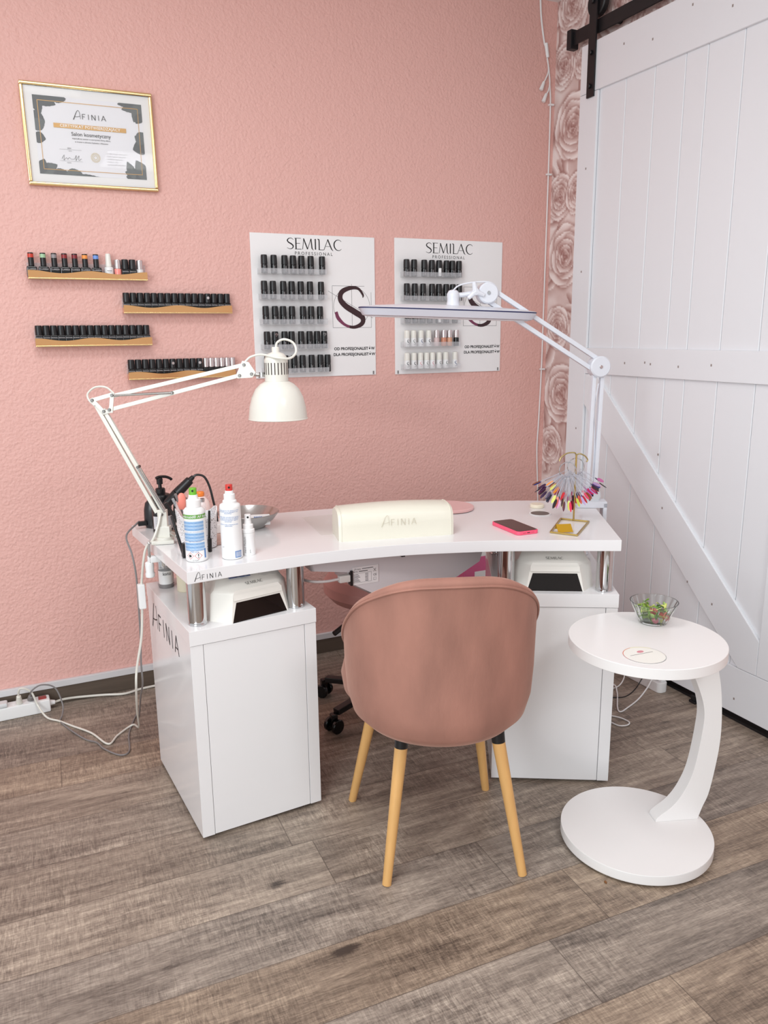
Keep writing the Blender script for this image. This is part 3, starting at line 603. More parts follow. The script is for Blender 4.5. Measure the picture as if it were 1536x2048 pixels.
# coaster with round print (no code)
t = thing('round_sticker', 'round white sticker with a thin coloured rim on the side table', 'sticker', (1.322, 1.352, .5902))
q = MB(); q.lathe([(.0515, 0), (.0515, .0006)], seg=64); q.build('paper', pmat('sticker_paper', (240, 239, 232), .4), t)
q = MB()
cols = [(220, 110, 80), (190, 90, 110), (120, 90, 120), (80, 75, 105), (80, 75, 105), (110, 110, 125), (170, 170, 175), (200, 190, 190), (190, 190, 190), (230, 225, 150), (235, 230, 150), (225, 140, 90)]
ms = []
for k in range(12):
    a0 = PI+2*PI*k/12*1; pts = [(math.cos(a0+2*PI/12*i/6)*.050, math.sin(a0+2*PI/12*i/6)*.050, .0016) for i in range(7)]
    q.ribbon(pts, (0, 0, .0008), (1, 0, 0), (0, 1, 0), k, smooth=False); ms.append(pmat('print_tint', cols[(k+2) % 12], .4))
q.build('rim_print', ms, t)
q = MB(); q.ribbon([(-.032, .014, .0016), (.034, .006, .0016)], (0, 0, .0008), (1, .05, 0), (-.05, 1, 0), 0, smooth=False)
q.lathe([(.006, 0), (.006, .0003)], (.006, .021, .0007), 16, m=1, sx=1.6); q.build('printed_line', [M['ink2'], pmat('print_pink', (214, 140, 150), .4)], t)
# salad bowl
t = thing('glass_bowl', 'clear ribbed glass salad bowl on the white side table', 'bowl', (1.503, 1.515, .5903))
q = MB(); seg = 64; vs = []; fs = []
prf = [(.0, .0, 0), (.030, 0, 0), (.037, .003, 0), (.044, .018, 1), (.053, .038, 1), (.0615, .056, .6), (.063, .060, 0), (.0605, .060, 0), (.0585, .056, 0), (.050, .038, 0), (.041, .019, 0), (.034, .0065, 0), (.0, .006, 0)]
for r, z, rb in prf:
    for k in range(seg):
        a = 2*PI*k/seg; rr = r*(1+.022*rb*math.cos(a*16)); vs.append((rr*math.cos(a), rr*math.sin(a), z))
for i in range(len(prf)-1):
    for k in range(seg): k2 = (k+1) % seg; fs.append((i*seg+k, i*seg+k2, (i+1)*seg+k2, (i+1)*seg+k))
q.add(vs, fs); q.build('bowl', M['glass'], t, smooth=50)
greens = [pmat('leaf', c, .4) for c in ((120, 165, 50), (165, 195, 70), (80, 125, 45), (205, 210, 120), (150, 180, 90))]
rs = random.Random(11); q = MB()
for k in range(90):
    a = rs.uniform(0, 2*PI); z = rs.uniform(.012, .046); R = (.030+.4*(z-.01))*math.sqrt(rs.random()); c0 = Vector((R*math.cos(a), R*math.sin(a), z))
    q.T = Matrix.Translation(c0) @ Matrix.Rotation(rs.uniform(0, 6.28), 4, 'Z') @ Matrix.Rotation(rs.uniform(-1, 1), 4, 'X')
    l, w2_ = rs.uniform(.006, .013), rs.uniform(.003, .006); vs = []; fs = []
    for i in range(6):
        tt = i/5; ww = w2_*math.sin(PI*(tt*.85+.1)); vs += [(-ww, (tt-.5)*2*l, .002*math.sin(tt*5)+.001), (0, (tt-.5)*2*l, -.001), (ww, (tt-.5)*2*l, .002*math.cos(tt*4)+.001)]
        if i: b0 = (i-1)*3; fs += [(b0, b0+1, b0+4, b0+3), (b0+1, b0+2, b0+5, b0+4)]
    q.add(vs, fs, rs.randrange(5))
q.T = Matrix(); so = q.build('salad_leaves', greens); so.location = (1.503, 1.515, .5903); tag(so, 'torn green salad leaves filling the glass bowl', 'salad'); so['kind'] = 'stuff'
tm_ = pmat('tomato_red', (196, 70, 52), .2)
for i, (x, y, z, r, lab) in enumerate([(.016, -.026, .022, .0125, 'halved cherry tomato at the right side of the glass bowl'), (-.018, -.027, .018, .009, 'small radish piece at the left side of the glass bowl'), (.0, .0, .03, .010, 'cherry tomato half buried in the middle of the salad')]):
    o = MB().lathe([(.001, -r), (r*.6, -r*.8), (r*.95, -r*.3), (r, 0), (r*.9, r*.4), (r*.5, r*.85), (.001, r*.95)], seg=20).build('tomato' if i != 1 else 'radish', tm_ if i != 1 else pmat('radish_pink', (200, 120, 130), .3))
    o.location = (1.503+x, 1.515+y, .5903+z); tag(o, lab, 'tomato' if i != 1 else 'radish')
# ------------------------------------------------------------------ certificate
ct = thing('framed_certificate', 'gold framed certificate with dark leaf border hanging on the pink wall', 'certificate', (.328, WY, 2.013))
ct.rotation_euler = (0, math.radians(-.4), 0)
FW, FH = .21, .159
q = MB()
def framebar(a, b, w_): q.bar(a, b, .018, w_, upv=(0, 0, 1) if a[2] == b[2] else (1, 0, 0), bev=.003)
q.box((-FW, -.022, FH-.011), (FW, -.002, FH), .003); q.box((-FW, -.022, -FH), (FW, -.002, -FH+.011), .003)
q.box((-FW, -.022, -FH+.011), (-FW+.011, -.002, FH-.011), .003); q.box((FW-.011, -.022, -FH+.011), (FW, -.002, FH-.011), .003)
q.build('gold_frame', M['gold'], ct)
MB().box((-FW+.008, -.010, -FH+.008), (FW-.008, -.003, FH-.008)).build('backing', M['whitepl'], ct)
MB().box((-FW+.010, -.0125, -FH+.010), (FW-.010, -.0108, FH-.010)).build('mount', pmat('mount_white', (228, 227, 226), .35), ct)
q = MB(); PW, PH = .173, .121; Y0 = -.0127
q.box((-PW, Y0-.0004, -PH), (PW, Y0, PH), 0, m=0)
rs = random.Random(2); Yl = Y0-.0008
def leaf(x, z, L_, Wd, a, m):
    n = 14; pts = []
    for i in range(n+1):
        tt = i/n; ww = Wd*math.sin(PI*min(1, tt*1.02))**.8*(1-.25*tt); pts.append((tt*L_, ww+(0.0012 if i % 2 else 0)))
    out = pts+[(p[0], -p[1]) for p in reversed(pts[1:-1])]
    vs = []
    for px_, pz in out:
        X_ = x+px_*math.cos(a)-pz*math.sin(a); Z_ = z+px_*math.sin(a)+pz*math.cos(a)
        vs.append((min(PW, max(-PW, X_)), Yl, min(PH, max(-PH, Z_))))
    q.add(vs, [tuple(range(len(vs)))], m)
for args in [(-PW, PH, .075, .022, -.35), (-PW, PH, .06, .02, -1.2), (-PW+.02, PH+.005, .085, .02, -.12), (-PW-.01, PH-.05, .05, .016, -.6), (-PW+.06, PH+.008, .045, .022, -.4),
             (PW, PH, .07, .02, PI+.3), (PW, PH, .065, .022, PI+1.1), (PW+.002, PH-.03, .04, .016, PI+.9), (PW-.02, PH+.004, .06, .014, PI+.15),
             (-PW-.012, .02, .05, .022, .5), (-PW-.01, -.005, .04, .02, -.2), (PW+.012, .03, .05, .028, PI+.9), (PW+.01, -.01, .052, .026, PI+.3), (PW+.005, .0, .04, .02, PI-.5),
             (-PW, -PH, .065, .022, .5), (-PW, -PH, .05, .02, 1.2), (-PW+.04, -PH-.006, .05, .02, .35), (-PW+.08, -PH-.004, .055, .022, .25), (-PW+.1, -PH-.002, .09, .009, 0),
             (PW, -PH, .075, .026, PI-.3), (PW, -PH, .07, .024, PI-1.1), (PW-.02, -PH-.003, .05, .02, PI-.2), (PW-.04, -PH, .06, .016, PI-1.2)]:
    leaf(*args, rs.choice((1, 1, 2))); Yl -= .00002
Yg = Yl-.0003; gx, gz = .160, .106
for a, b2 in (((-gx, gz-.0012), (gx, gz+.0006)), ((-gx, -gz-.0006), (gx, -gz+.0012)), ((-gx, -gz), (-gx+.0018, gz)), ((gx-.0018, -gz), (gx, gz))):
    q.box((a[0], Yg-.0002, a[1]), (b2[0], Yg, b2[1]), 0, m=3)
YT = Yg-.0004; Xv, Zv = (1, 0, 0), (0, 0, 1)
afinia(q, (-.052, YT, .058), Xv, Zv, .112, .026, 4, 1.1)
q.box((-.116, YT, .026), (.116, YT+.0004, .040), 0, m=3)
q.text('CERTYFIKAT POTWIERDZAJĄCY', (0, YT-.0003, .0292), Xv, Zv, .0127, 5, 'CENTER', .012, 1.05)
q.text('Salon kosmetyczny', (0, YT, .0045), Xv, Zv, .0165, 4, 'CENTER', .008)
q.text('wyposażony zestaw w asortyment firmy Afinia,', (0, YT, -.006), Xv, Zv, .0065, 4, 'CENTER', .004)
q.text('w trosce o zdrowie Stylistów i Klientów.', (0, YT, -.016), Xv, Zv, .0065, 4, 'CENTER', .004)
q.box((-.105, YT, -.0405), (-.035, YT+.0002, -.040), 0, m=6); q.text('2024', (-.080, YT, -.038), Xv, Zv, .006, 4); q.text('DATA', (-.077, YT, -.046), Xv, Zv, .004, 6)
q.ribbon([(0, 0, .0012), (.008, .012, .0008), (.006, -.004, .001), (.014, .004, .0008), (.018, -.001, .001), (.024, .005, .0008), (.03, 0, .0008), (.04, .002, .0008), (.046, .013, .001), (.044, -.003, .001), (.05, .006, .0008), (.055, .012, .001), (.053, -.002, .001), (.062, .003, .0008)], (-.1, YT, -.070), Xv, Zv, 4)
q.box((-.107, YT, -.0765), (-.035, YT+.0002, -.076), 0, m=6); q.text('PODPIS', (-.085, YT, -.083), Xv, Zv, .004, 6)
for rr in (.014, .0105, .006):
    q.ribbon([(math.cos(2*PI*i/24)*rr*(1+.06*(i % 2)), math.sin(2*PI*i/24)*rr*(1+.06*(i % 2)), .0018) for i in range(25)], (.008, YT, -.060), Xv, Zv, 7, smooth=False)
for i, s_ in enumerate(('Certyfikat ten potwierdza że salon', 'posiada oryginalne wyposażenie', 'i przestrzega zasad higieny', 'stosując produkty', 'najwyższej jakości firmy Afinia')):
    q.text(s_, (.045, YT, -.046-i*.0087), Xv, Zv, .0048, 6)
q.build('printed_certificate', [pmat('certificate_paper', (226, 226, 230), .4), pmat('dark_leaf_print', (52, 60, 62), .5), pmat('mid_leaf_print', (74, 82, 82), .5), pmat('gold_print', (190, 142, 60), .35, .3), M['ink'], M['whitepl'], M['ink2'], pmat('seal_print', (212, 196, 160), .4)], ct)
gl = MB().box((-FW+.010, -.0185, -FH+.010), (FW-.010, -.0170, FH-.010)); g_ = gl.build('glass_pane', pmat('picture_glass', (255, 255, 255), .02, Alpha=.06), ct)

# ------------------------------------------------------------------ bottle kinds (bodies share mesh data)
def bottle_black(group, label):
    t = thing('polish_bottle', label, 'nail polish', (0, 0, -5), 0, group)
    MB().lathe([(.0115, 0), (.0125, .0015), (.0125, .030), (.0118, .0325)], seg=16).build('bottle_body', M['blackgl'], t)
    MB().lathe([(.0118, .0327), (.0127, .0335), (.0124, .058), (.0118, .0655), (.0105, .067)], seg=16).build('cap', M['black'], t)
    q = MB(); q.text('SEMILAC', (.0022, -.0129, .005), (0, 0, 1), (-1, 0, 0), .0058, 0, bold=.01); q.build('lettering', pmat('pale_print', (178, 174, 176), .4), t)
    return t
def bottle_shelf(group, label):
    t = thing('polish_bottle', label, 'nail polish', (0, 0, -5), 0, group)
    MB().box((-.0119, -.0112, 0), (.0119, .0112, .034), .0025).build('bottle_body', M['blackgl'], t)
    MB().lathe([(.0110, .0345), (.0118, .036), (.0116, .064), (.0108, .0672), (.010, .0677)], seg=16).build('cap', M['black'], t)
    q = MB(); q.text('NEONAIL', (0, -.0114, .0245), (1, 0, 0), (0, 0, 1), .0052, 0, 'CENTER', .01); q.build('lettering', M['whitepl'] if 0 else bpy.data.materials['pale_print'], t)
    return t
ORD = ['first', 'second', 'third', 'fourth', 'fifth', 'sixth', 'seventh', 'eighth', 'ninth', 'tenth', 'eleventh', 'twelfth', 'thirteenth', 'fourteenth', 'fifteenth', 'sixteenth', 'seventeenth']
RN = ['top', 'second', 'third', 'fourth', 'bottom']
used = {}
def place(kind, maker, loc, rz, label, group):
    if kind not in used: used[kind] = maker(group, label); r = used[kind]; r.location = loc; r.rotation_euler = (0, 0, rz); r['label'] = label; r['group'] = group; return r
    return dup(used[kind], loc, rz, label, group)
def mk_white(sc_col, nm):
    def f(group, label):
        t = thing('polish_bottle', label, 'nail polish', (0, 0, -5), 0, group)
        MB().lathe([(.0112, 0), (.012, .0015), (.012, .033), (.0112, .035)], seg=16).build('bottle_body', M['whitepl'], t)
        MB().lathe([(.0108, .0352), (.0115, .0365), (.0112, .060), (.0100, .066), (.008, .067)], seg=16).build('cap', M['cream2'], t)
        q = MB(); q.ribbon([(p[0]-.35, p[1], p[2]*1.2) for p in GL['S'][1][0]], (0, -.0122, .008), (.017, 0, 0), (0, 0, .020), 0)
        q.build('letter_mark', pmat(nm, sc_col, .4), t); return t
    return f
M['cream2'] = pmat('ivory_cap', (234, 232, 224), .3)
def mk_silver(body, nm):
    def f(group, label):
        t = thing('polish_bottle', label, 'nail polish', (0, 0, -5), 0, group)
        MB().lathe([(.0112, 0), (.012, .0015), (.012, .033), (.0112, .035)], seg=16).build('bottle_body', pmat(nm, body, .15), t)
        MB().lathe([(.0108, .0352), (.0115, .0365), (.0115, .064), (.0108, .066)], seg=16).build('cap', M['silvercap'], t); return t
    return f
M['silvercap'] = pmat('silver_cap', (214, 204, 204), .15, .9)
def mk_pale_label(group, label):
    t = thing('polish_bottle', label, 'nail polish', (0, 0, -5), 0, group)
    MB().lathe([(.0115, 0), (.0125, .0015), (.0125, .030), (.0118, .0325)], seg=16).build('bottle_body', M['blackgl'], t)
    MB().lathe([(.0118, .0327), (.0127, .0335), (.0124, .058), (.0118, .0655), (.0105, .067)], seg=16).build('cap', M['black'], t)
    MB().box((-.006, -.0134, .003), (.006, -.0120, .035), .0004).build('paper_label', M['whitepl'], t); return t
def mk_diamond(group, label):
    t = bottle_black(group, label); q = MB()
    q.ribbon([(-.006, .002, .0009), (-.003, .006, .0009), (.003, .006, .0009), (.006, .002, .0009), (0, -.005, .0009), (-.006, .002, .0009), (.006, .002, .0009)], (0, -.0131, .053), (1, 0, 0), (0, 0, 1), 0, smooth=False)
    q.build('diamond_mark', M['silvercap'], t); return t

# ------------------------------------------------------------------ display boards
BZ = [1.586, 1.491, 1.398, 1.303, 1.211]
B1 = [[.91, .948, .991, 1.025, 1.059, 1.097, 1.144], [.906, .941, .982, 1.016, 1.053, 1.091, 1.137], [.908, .945, .978, 1.014, 1.059, 1.093, 1.13], [.909, .942, .98, 1.009, 1.048, 1.083, 1.115, 1.145], [.907, .942, .98, 1.016, 1.051, 1.089, 1.126, 1.157]]
B2 = [[1.513, 1.548, 1.595, 1.631, 1.665, 1.701, 1.729, 1.761], [1.514, 1.551, 1.59, 1.632, 1.665, 1.7, 1.732, 1.764], [1.517, 1.553, 1.587, 1.622, 1.663, 1.701, 1.743], [1.514, 1.545, 1.58, 1.617, 1.655, 1.69, 1.718, 1.751], [1.514, 1.547, 1.578, 1.607, 1.635, 1.668, 1.700, 1.746]]
def board(x0, x1, z0, z1, sx0, rows, which, srx):
    t = thing('display_board', 'white polish display board, the '+which+' one of the pair on the wall', 'display board', ((x0+x1)/2, WY, z0), 0, 'polish display boards')
    q = MB(); f = WY-.006; q.box((x0, f, z0), (x1, WY-.001, z1), .0008, m=0); y = f-.0004; xc = x0+.256
    semilac(q, (xc-.113, y, z1-.0545), (1, 0, 0), (0, 0, 1), .230, .040, 1)
    q.text('PROFESSIONAL', (xc-.002, y, z1-.0755), (1, 0, 0), (0, 0, 1), .0172, 1, 'CENTER', 0, 1.42)
    # S monogram with construction lines
    sx_, sz_ = srx, z1-.352; S = .155
    lw = .0012
    for a, b2 in (((-.1, .0), (1.05, .0)), ((-.1, 0), (-.1, 1.05)), ((-.1, 1.05), (.85, 1.05)), ((1.05, 0), (1.05, .9)), ((.47, -.0), (.47, 1.1)), ((-.22, .92), (1.1, .24))):
        q.ribbon([(a[0], a[1], lw/S), (b2[0], b2[1], lw/S)], (sx_, y-.0002, sz_), (S*.95, 0, 0), (0, 0, S), 2, smooth=False)
    q.ribbon([(.47+.54*math.cos(2*PI*i/36), .53+.5*math.sin(2*PI*i/36), lw/S) for i in range(37)], (sx_, y-.0002, sz_), (S*.95, 0, 0), (0, 0, S), 2, smooth=False)
    Sp = [(.80, .76, .02), (.80, .84, .06), (.66, .99, .07), (.42, 1.0, .10), (.18, .90, .13), (.13, .72, .145), (.28, .55, .15), (.55, .40, .16), (.78, .26, .15), (.76, .10, .12), (.52, .01, .08), (.26, .07, .07), (.06, .24, .10), (.0, .40, .085)]
    P = catmull([(p[0], p[1], p[2]) for p in Sp], 6); k = 63
    q.ribbon([tuple(p) for p in P[:k+1]], (sx_, y-.0004, sz_), (S*.95, 0, 0), (0, 0, S), 3, smooth=False); q.ribbon([tuple(p) for p in P[k:]], (sx_, y-.0004, sz_), (S*.95, 0, 0), (0, 0, S), 4, smooth=False)
    q.text('OD PROFESJONALISTÓW', (x1-.005, y, z0+.103), (1, 0, 0), (0, 0, 1), .0158, 1, 'RIGHT', .032)
    q.text('DLA PROFESJONALISTÓW', (x1-.003, y, z0+.080), (1, 0, 0), (0, 0, 1), .0158, 1, 'RIGHT', .032)
    q.build('panel', [M['board'], M['ink'], M['ink2'], pmat('maroon_ink', (52, 24, 30), .4), pmat('plum_ink', (118, 52, 82), .4)], t, world=True, smooth=0)
    for z in BZ:
        s_ = MB(); a, b2 = sx0-.004, sx0+.262
        s_.box((a, f-.045, z-.003), (b2, f-.0004, z), .0004); s_.box((a, f-.045, z), (b2, f-.0432, z+.018), .0004); s_.box((a, f-.045, z), (a+.002, f-.0004, z+.02), .0004); s_.box((b2-.002, f-.045, z), (b2, f-.0004, z+.02), .0004)
        s_.build('acrylic_shelf', M['acryl'], t, world=True)
    for x in ((x0+.012), (x1-.012)): MB().box((x-.003, f-.003, z0+.003), (x+.003, f-.0002, z0+.016), .001).build('mounting_clip', M['greypl'], t, world=True)
    return t
board(.866, 1.381, 1.191, 1.735, .893, B1, 'left', 1.208)
board(1.471, 1.993, 1.189, 1.739, 1.50, B2, 'right', 1.815)
by = WY-.006-.0245
for r, xs in enumerate(B1):
    for i, x in enumerate(xs):
        lab = f'black polish bottle, {ORD[i]} from left in the {RN[r]} row of the left display board'
        kind, mk = 'black', bottle_black
        if r == 3 and i in (1, 7): kind, mk = 'diamond', mk_diamond; lab = f'black bottle with white diamond mark, {ORD[i]} in fourth row of left display board'
        place(kind, mk, (x, by, BZ[r]+.0004), random.uniform(-.25, .15), lab, f'bottles in {RN[r]} row of left board')
scol = {'dark': (40, 38, 48), 'blue': (60, 80, 130), 'pink': (220, 150, 160), 'grey': (120, 128, 125)}
for r, xs in enumerate(B2):
    for i, x in enumerate(xs):
        g = f'bottles in {RN[r]} row of right board'; pos = f'{ORD[i]} from left in {RN[r]} row of right display board'
        kind, mk, lab = 'black', bottle_black, 'black polish bottle, '+pos
        if (r, i) in ((0, 4), (2, 4)): kind, mk, lab = 'pale', mk_pale_label, 'black bottle with white paper label, '+pos
        if r == 3 and i < 4 or r == 4:
            c = (['dark', 'grey', 'blue', 'dark'] if r == 3 else ['dark', 'dark', 'pink', 'grey', 'pink', 'grey', 'grey', 'blue'])[i]
            kind, mk, lab = 'w'+c, mk_white(scol[c], c+'_letter'), f'white bottle with {c} letter, '+pos
        if r == 3 and i >= 4:
            c = [(214, 190, 188), (204, 138, 110), (212, 158, 128), (20, 19, 21)][i-4]; nm = ['pale pink', 'copper', 'peach', 'black'][i-4]
            kind, mk, lab = 's'+nm, mk_silver(c, nm.replace(' ', '_')+'_lacquer'), f'{nm} bottle with silver cap, '+pos
        place(kind, mk, (x, by, BZ[r]+.0004), random.uniform(-.25, .1), lab, g)

# ------------------------------------------------------------------ gold ledges
def ledge(x0, x1, zb, label, tint):
    t = thing('polish_ledge', label, 'wall shelf', ((x0+x1)/2, WY, zb), 0, 'wavy gold polish ledges')
    MB().box((x0, WY-.003, zb), (x1, WY-.0005, zb+.055), .0005).build('back_plate', M['acryl'], t, world=True)
    MB().box((x0, WY-.041, zb), (x1, WY-.003, zb+.003), .0005).build('ledge_base', M['shelfgold'], t, world=True)
    MB().box((x0, WY-.0465, zb-.001), (x1, WY-.0438, zb+.0035), .001).build('base_highlight_strip', M['gold'], t, world=True)  # added gold strip standing in for the mirrored highlight along the ledge base
    q = MB(); n = 40; vs = []
    for i in range(n+1):
        u = i/n; z = zb+.0235+.0045*math.sin(u*13+tint); x = x0+(x1-x0)*u; vs += [(x, WY-.0435, zb), (x, WY-.0435, z), (x, WY-.041, z), (x, WY-.041, zb)]
    fs = [(0, 1, 2, 3), tuple(4*n+k for k in (3, 2, 1, 0))]
    for i in range(n):
        a = 4*i; fs += [(a, a+4, a+5, a+1), (a+1, a+5, a+6, a+2), (a+2, a+6, a+7, a+3), (a+3, a+7, a+4, a)]
    q.add(vs, fs); q.build('wavy_front', M['shelfgold'], t, world=True, smooth=40)
    q = MB(); 
    for x in (x0, x1-.002): q.box((x, WY-.041, zb+.003), (x+.002, WY-.003, zb+.02), 0)
    q.build('end_panels', M['shelfgold'], t, world=True); return t
ly = WY-.024
LS = [(.085, .475, 1.551, 'wavy gold ledge under the certificate with coloured-top bottles', 1.2), (.385, .775, 1.438, 'wavy gold ledge of black bottles beside the left display board', 1.5), (.086, .475, 1.326, 'wavy gold ledge of black bottles, lower left of the four', 1.5), (.384, .777, 1.204, 'wavy gold ledge behind the desk lamp arm with silver-capped bottles', .6)]
for a in LS: ledge(*a)
def mk_collar(col, nm):
    def f(group, label):
        t = thing('polish_bottle', label, 'nail polish', (0, 0, -5), 0, group)
        MB().box((-.0165, -.012, 0), (.0165, .012, .038), .005).build('bottle_body', M['blackgl'], t)
        MB().lathe([(.0085, .038), (.0092, .040), (.0092, .064), (.0092, .066)], seg=16).build('cap', M['black'], t)
        MB().lathe([(.0094, .066), (.0094, .078)], seg=16).build('colour_band', pmat(nm, col, .35), t)
        MB().lathe([(.0092, .078), (.0092, .081), (.008, .082)], seg=16).build('cap_top', M['black'], t)
        q = MB(); q.text('CLARESA', (0, -.0123, .026), (1, 0, 0), (0, 0, 1), .007, 0, 'CENTER', .01); q.build('lettering', bpy.data.materials['pale_print'], t); return t
    return f
S1 = [.099, .137, .172, .205, .238, .271, .307]
for i, (x, c, nm) in enumerate(zip(S1, [(200, 60, 44), (160, 196, 158), (140, 134, 136), (140, 38, 40), (124, 30, 40), (240, 150, 70), (110, 150, 220)], ['bright red', 'mint green', 'grey', 'dark red', 'wine red', 'orange', 'light blue'])):
    place('c'+nm, mk_collar(c, nm.replace(' ', '_')+'_band'), (x, ly, 1.5545), 0, f'black bottle with {nm} band on cap, on the top gold ledge', 'bottles on the top gold ledge')
G1 = 'bottles on the top gold ledge'
def mk_tallwhite(group, label):
    t = thing('polish_bottle', label, 'nail polish', (0, 0, -5), 0, group)
    q = MB(); q.lathe([(.014, 0), (.015, .002), (.015, .038), (.012, .041)], seg=20); q.box((-.008, -.0154, .027), (.008, -.0149, .0285), 0, m=1); q.box((-.006, -.0154, .023), (.006, -.0149, .0240), 0, m=1); q.build('bottle_body', [M['whitepl'], M['ink2']], t)
    MB().lathe([(.0085, .041), (.0105, .044), (.0085, .084), (.006, .086)], seg=20).build('cap', M['cream2'], t); return t
place('tw', mk_tallwhite, (.348, ly, 1.5545), 0, 'tall white tapered-cap bottle on the top gold ledge', G1)
place('pk', mk_silver((244, 150, 140), 'coral_lacquer'), (.378, ly, 1.5545), 0, 'coral bottle with silver cap on the top gold ledge', G1)
for i, x in enumerate((.403, .428)): place('shelf', bottle_shelf, (x, ly, 1.5545), 0, f'plain black bottle, {ORD[i]} of two at the right of the top gold ledge', G1)
place('sw', mk_silver((226, 224, 224), 'white_lacquer'), (.4535, ly, 1.5545), 0, 'white bottle with silver cap, right end of top gold ledge', G1)
S2 = [.398, .422, .448, .470, .495, .519, .543, .567, .590, .615, .639, .663, .685, .711, .737, .761]
S3 = [.1, .127, .149, .172, .197, .221, .245, .269, .293, .316, .343, .365, .389, .412, .435, .459]
def mk_dot(group, label):
    t = bottle_shelf(group, label); q = MB(); q.cyl((0, -.0118, .052), (0, -.0112, .052), .005, seg=16); q.build('round_sticker_dot', M['silvercap'], t); return t
def even(xs): return [xs[0]+(xs[-1]-xs[0])*i/(len(xs)-1) for i in range(len(xs))]
for i, x in enumerate(even(S2)):
    k = (i == 12); place('dot' if k else 'shelf', mk_dot if k else bottle_shelf, (x, ly, 1.4415), 0, f'black bottle, {ORD[i]} from left on the gold ledge nearest left display board', 'bottles on the second gold ledge')
for i, x in enumerate(even(S3)): place('shelf', bottle_shelf, (x, ly, 1.3295), 0, f'black bottle, {ORD[i]} from left on the lower left gold ledge', 'bottles on the third gold ledge')
S4 = [.397, .422, .445, .469, .494, .516, .542, .568, .591, .617, .644]
for i, x in enumerate(even(S4)):
    k = i in (6, 10); place('dot' if k else 'shelf', mk_dot if k else bottle_shelf, (x, ly, 1.2075), 0, f'black bottle, {ORD[i]} from left on the gold ledge behind the lamp arm', 'bottles on the lowest gold ledge')
def mk_silvshelf(group, label):
    t = thing('polish_bottle', label, 'nail polish', (0, 0, -5), 0, group)
    MB().box((-.0105, -.0105, 0), (.0105, .0105, .034), .003).build('bottle_body', M['blackgl'], t)
    MB().lathe([(.0095, .0345), (.0101, .036), (.0101, .067), (.0095, .068)], seg=16).build('cap', M['silvercap'], t); return t
for i in range(6): place('ss', mk_silvshelf, (.668+.0195*i*1.05, ly, 1.2075), 0, f'black bottle with silver cap, {ORD[i]} of the six on lowest gold ledge', 'silver-capped bottles on the lowest gold ledge')

# ------------------------------------------------------------------ wall cable in the corner
t = thing('wall_cable', 'white cable with connectors clipped down the corner of pink wall', 'cable', (2.2, WY, 2.4))
MB().tube([(2.152, 3.034, 2.71), (2.160, 3.034, 2.634), (2.178, 3.034, 2.55), (2.185, 3.034, 2.535)], .004, 6).build('upper_cable', M['whitepl'], t, world=True)
MB().cyl((2.184, 3.03, 2.545), (2.196, 3.03, 2.490), .008, .007, seg=12, bev=.002).build('splice', M['whitepl'], t, world=True)
MB().tube([(2.196, 3.034, 2.49), (2.208, 3.034, 2.44), (2.216, 3.034, 2.37), (2.221, 3.034, 2.3), (2.222, 3.034, 2.03), (2.221, 3.034, 1.5), (2.220, 3.034, 1.19), (2.214, 3.034, .95), (2.210, 3.034, .81), (2.224, 3.034, .57), (2.226, 3.034, .3), (2.22, 3.034, .10)], .0032, 6).build('long_cable', M['whitepl'], t, world=True)
for p_ in ([(2.200, 3.034, 2.48), (2.203, 3.032, 2.44), (2.19, 3.03, 2.41), (2.178, 3.03, 2.39)], [(2.204, 3.034, 2.46), (2.212, 3.032, 2.40), (2.205, 3.03, 2.365), (2.192, 3.03, 2.345)]):
    q = MB(); q.tube(p_, .003, 6); a_, b2 = Vector(p_[-1]), Vector(p_[-1])+Vector((-.012, 0, -.028)); q.cyl(a_+Vector((.003, 0, .006)), b2, .006, .009, seg=12, bev=.002); q.build('spare_connector', M['whitepl'], t, world=True)
for z in (2.31, 2.03, 1.19): MB().box((2.212, 3.026, z-.004), (2.236, 3.0405, z+.004), .002).build('cable_clip', M['whitepl'], t, world=True)

# ------------------------------------------------------------------ left desk lamp
lp = thing('desk_lamp', 'white spring-arm desk lamp with bell shade clamped at left end', 'desk lamp', (.352, 2.265, T_TOP))
n_ = Vector((.4217, .9067, 0)); s_ = Vector((.9067, -.4217, 0)); zz = Vector((0, 0, 1))
V = Vector
def arm(p, q_, wd=.011, name='arm_bar'): MB().bar(p, q_, wd, wd, upv=n_, bev=.001, ext=.004).build(name, M['lampw'], lp, world=True)
pv = V((.3555, 2.2640, .845))
arm(V((.3365, 2.2728, .868)), V((.2010, 2.3350, 1.182))); arm(V((.3545, 2.2640, .868)), V((.2245, 2.3240, 1.158)))
arm(V((.2510, 2.3120, 1.198)), V((.5800, 2.1590, 1.278))); arm(V((.2400, 2.3170, 1.160)), V((.5700, 2.1640, 1.250)))
def plate(pts, th, name, off=0):
    q = MB(); Mx = Matrix((s_, zz, n_)).transposed().to_4x4(); O = pts[0]; Mx.translation = O-n_*(th/2+off); q.T = Mx
    q.prism([((p-O).dot(s_), (p-O).z) for p in pts][::-1] if False else [((p-O).dot(s_), (p-O).z) for p in pts], 0, th, bev=.0006); return q.build(name, M['lampw'], lp, world=True)
eb = MB(); ec = [V((.199, 2.336, 1.187)), V((.250, 2.313, 1.202)), V((.243, 2.316, 1.157)), V((.226, 2.324, 1.153))]
for i in range(4): eb.bar(ec[i]-n_*.0075, ec[(i+1) % 4]-n_*.0075, .003, .011, upv=n_.cross((ec[(i+1) % 4]-ec[i]).normalized()), bev=.0006, ext=.005)
eb.build('elbow_bracket', M['lampw'], lp, world=True)
plate([V((.580, 2.159, 1.290)), V((.596, 2.151, 1.286)), V((.612, 2.144, 1.258)), V((.604, 2.148, 1.244)), V((.566, 2.165, 1.242)), V((.562, 2.167, 1.250))], .003, 'head_bracket', .007)
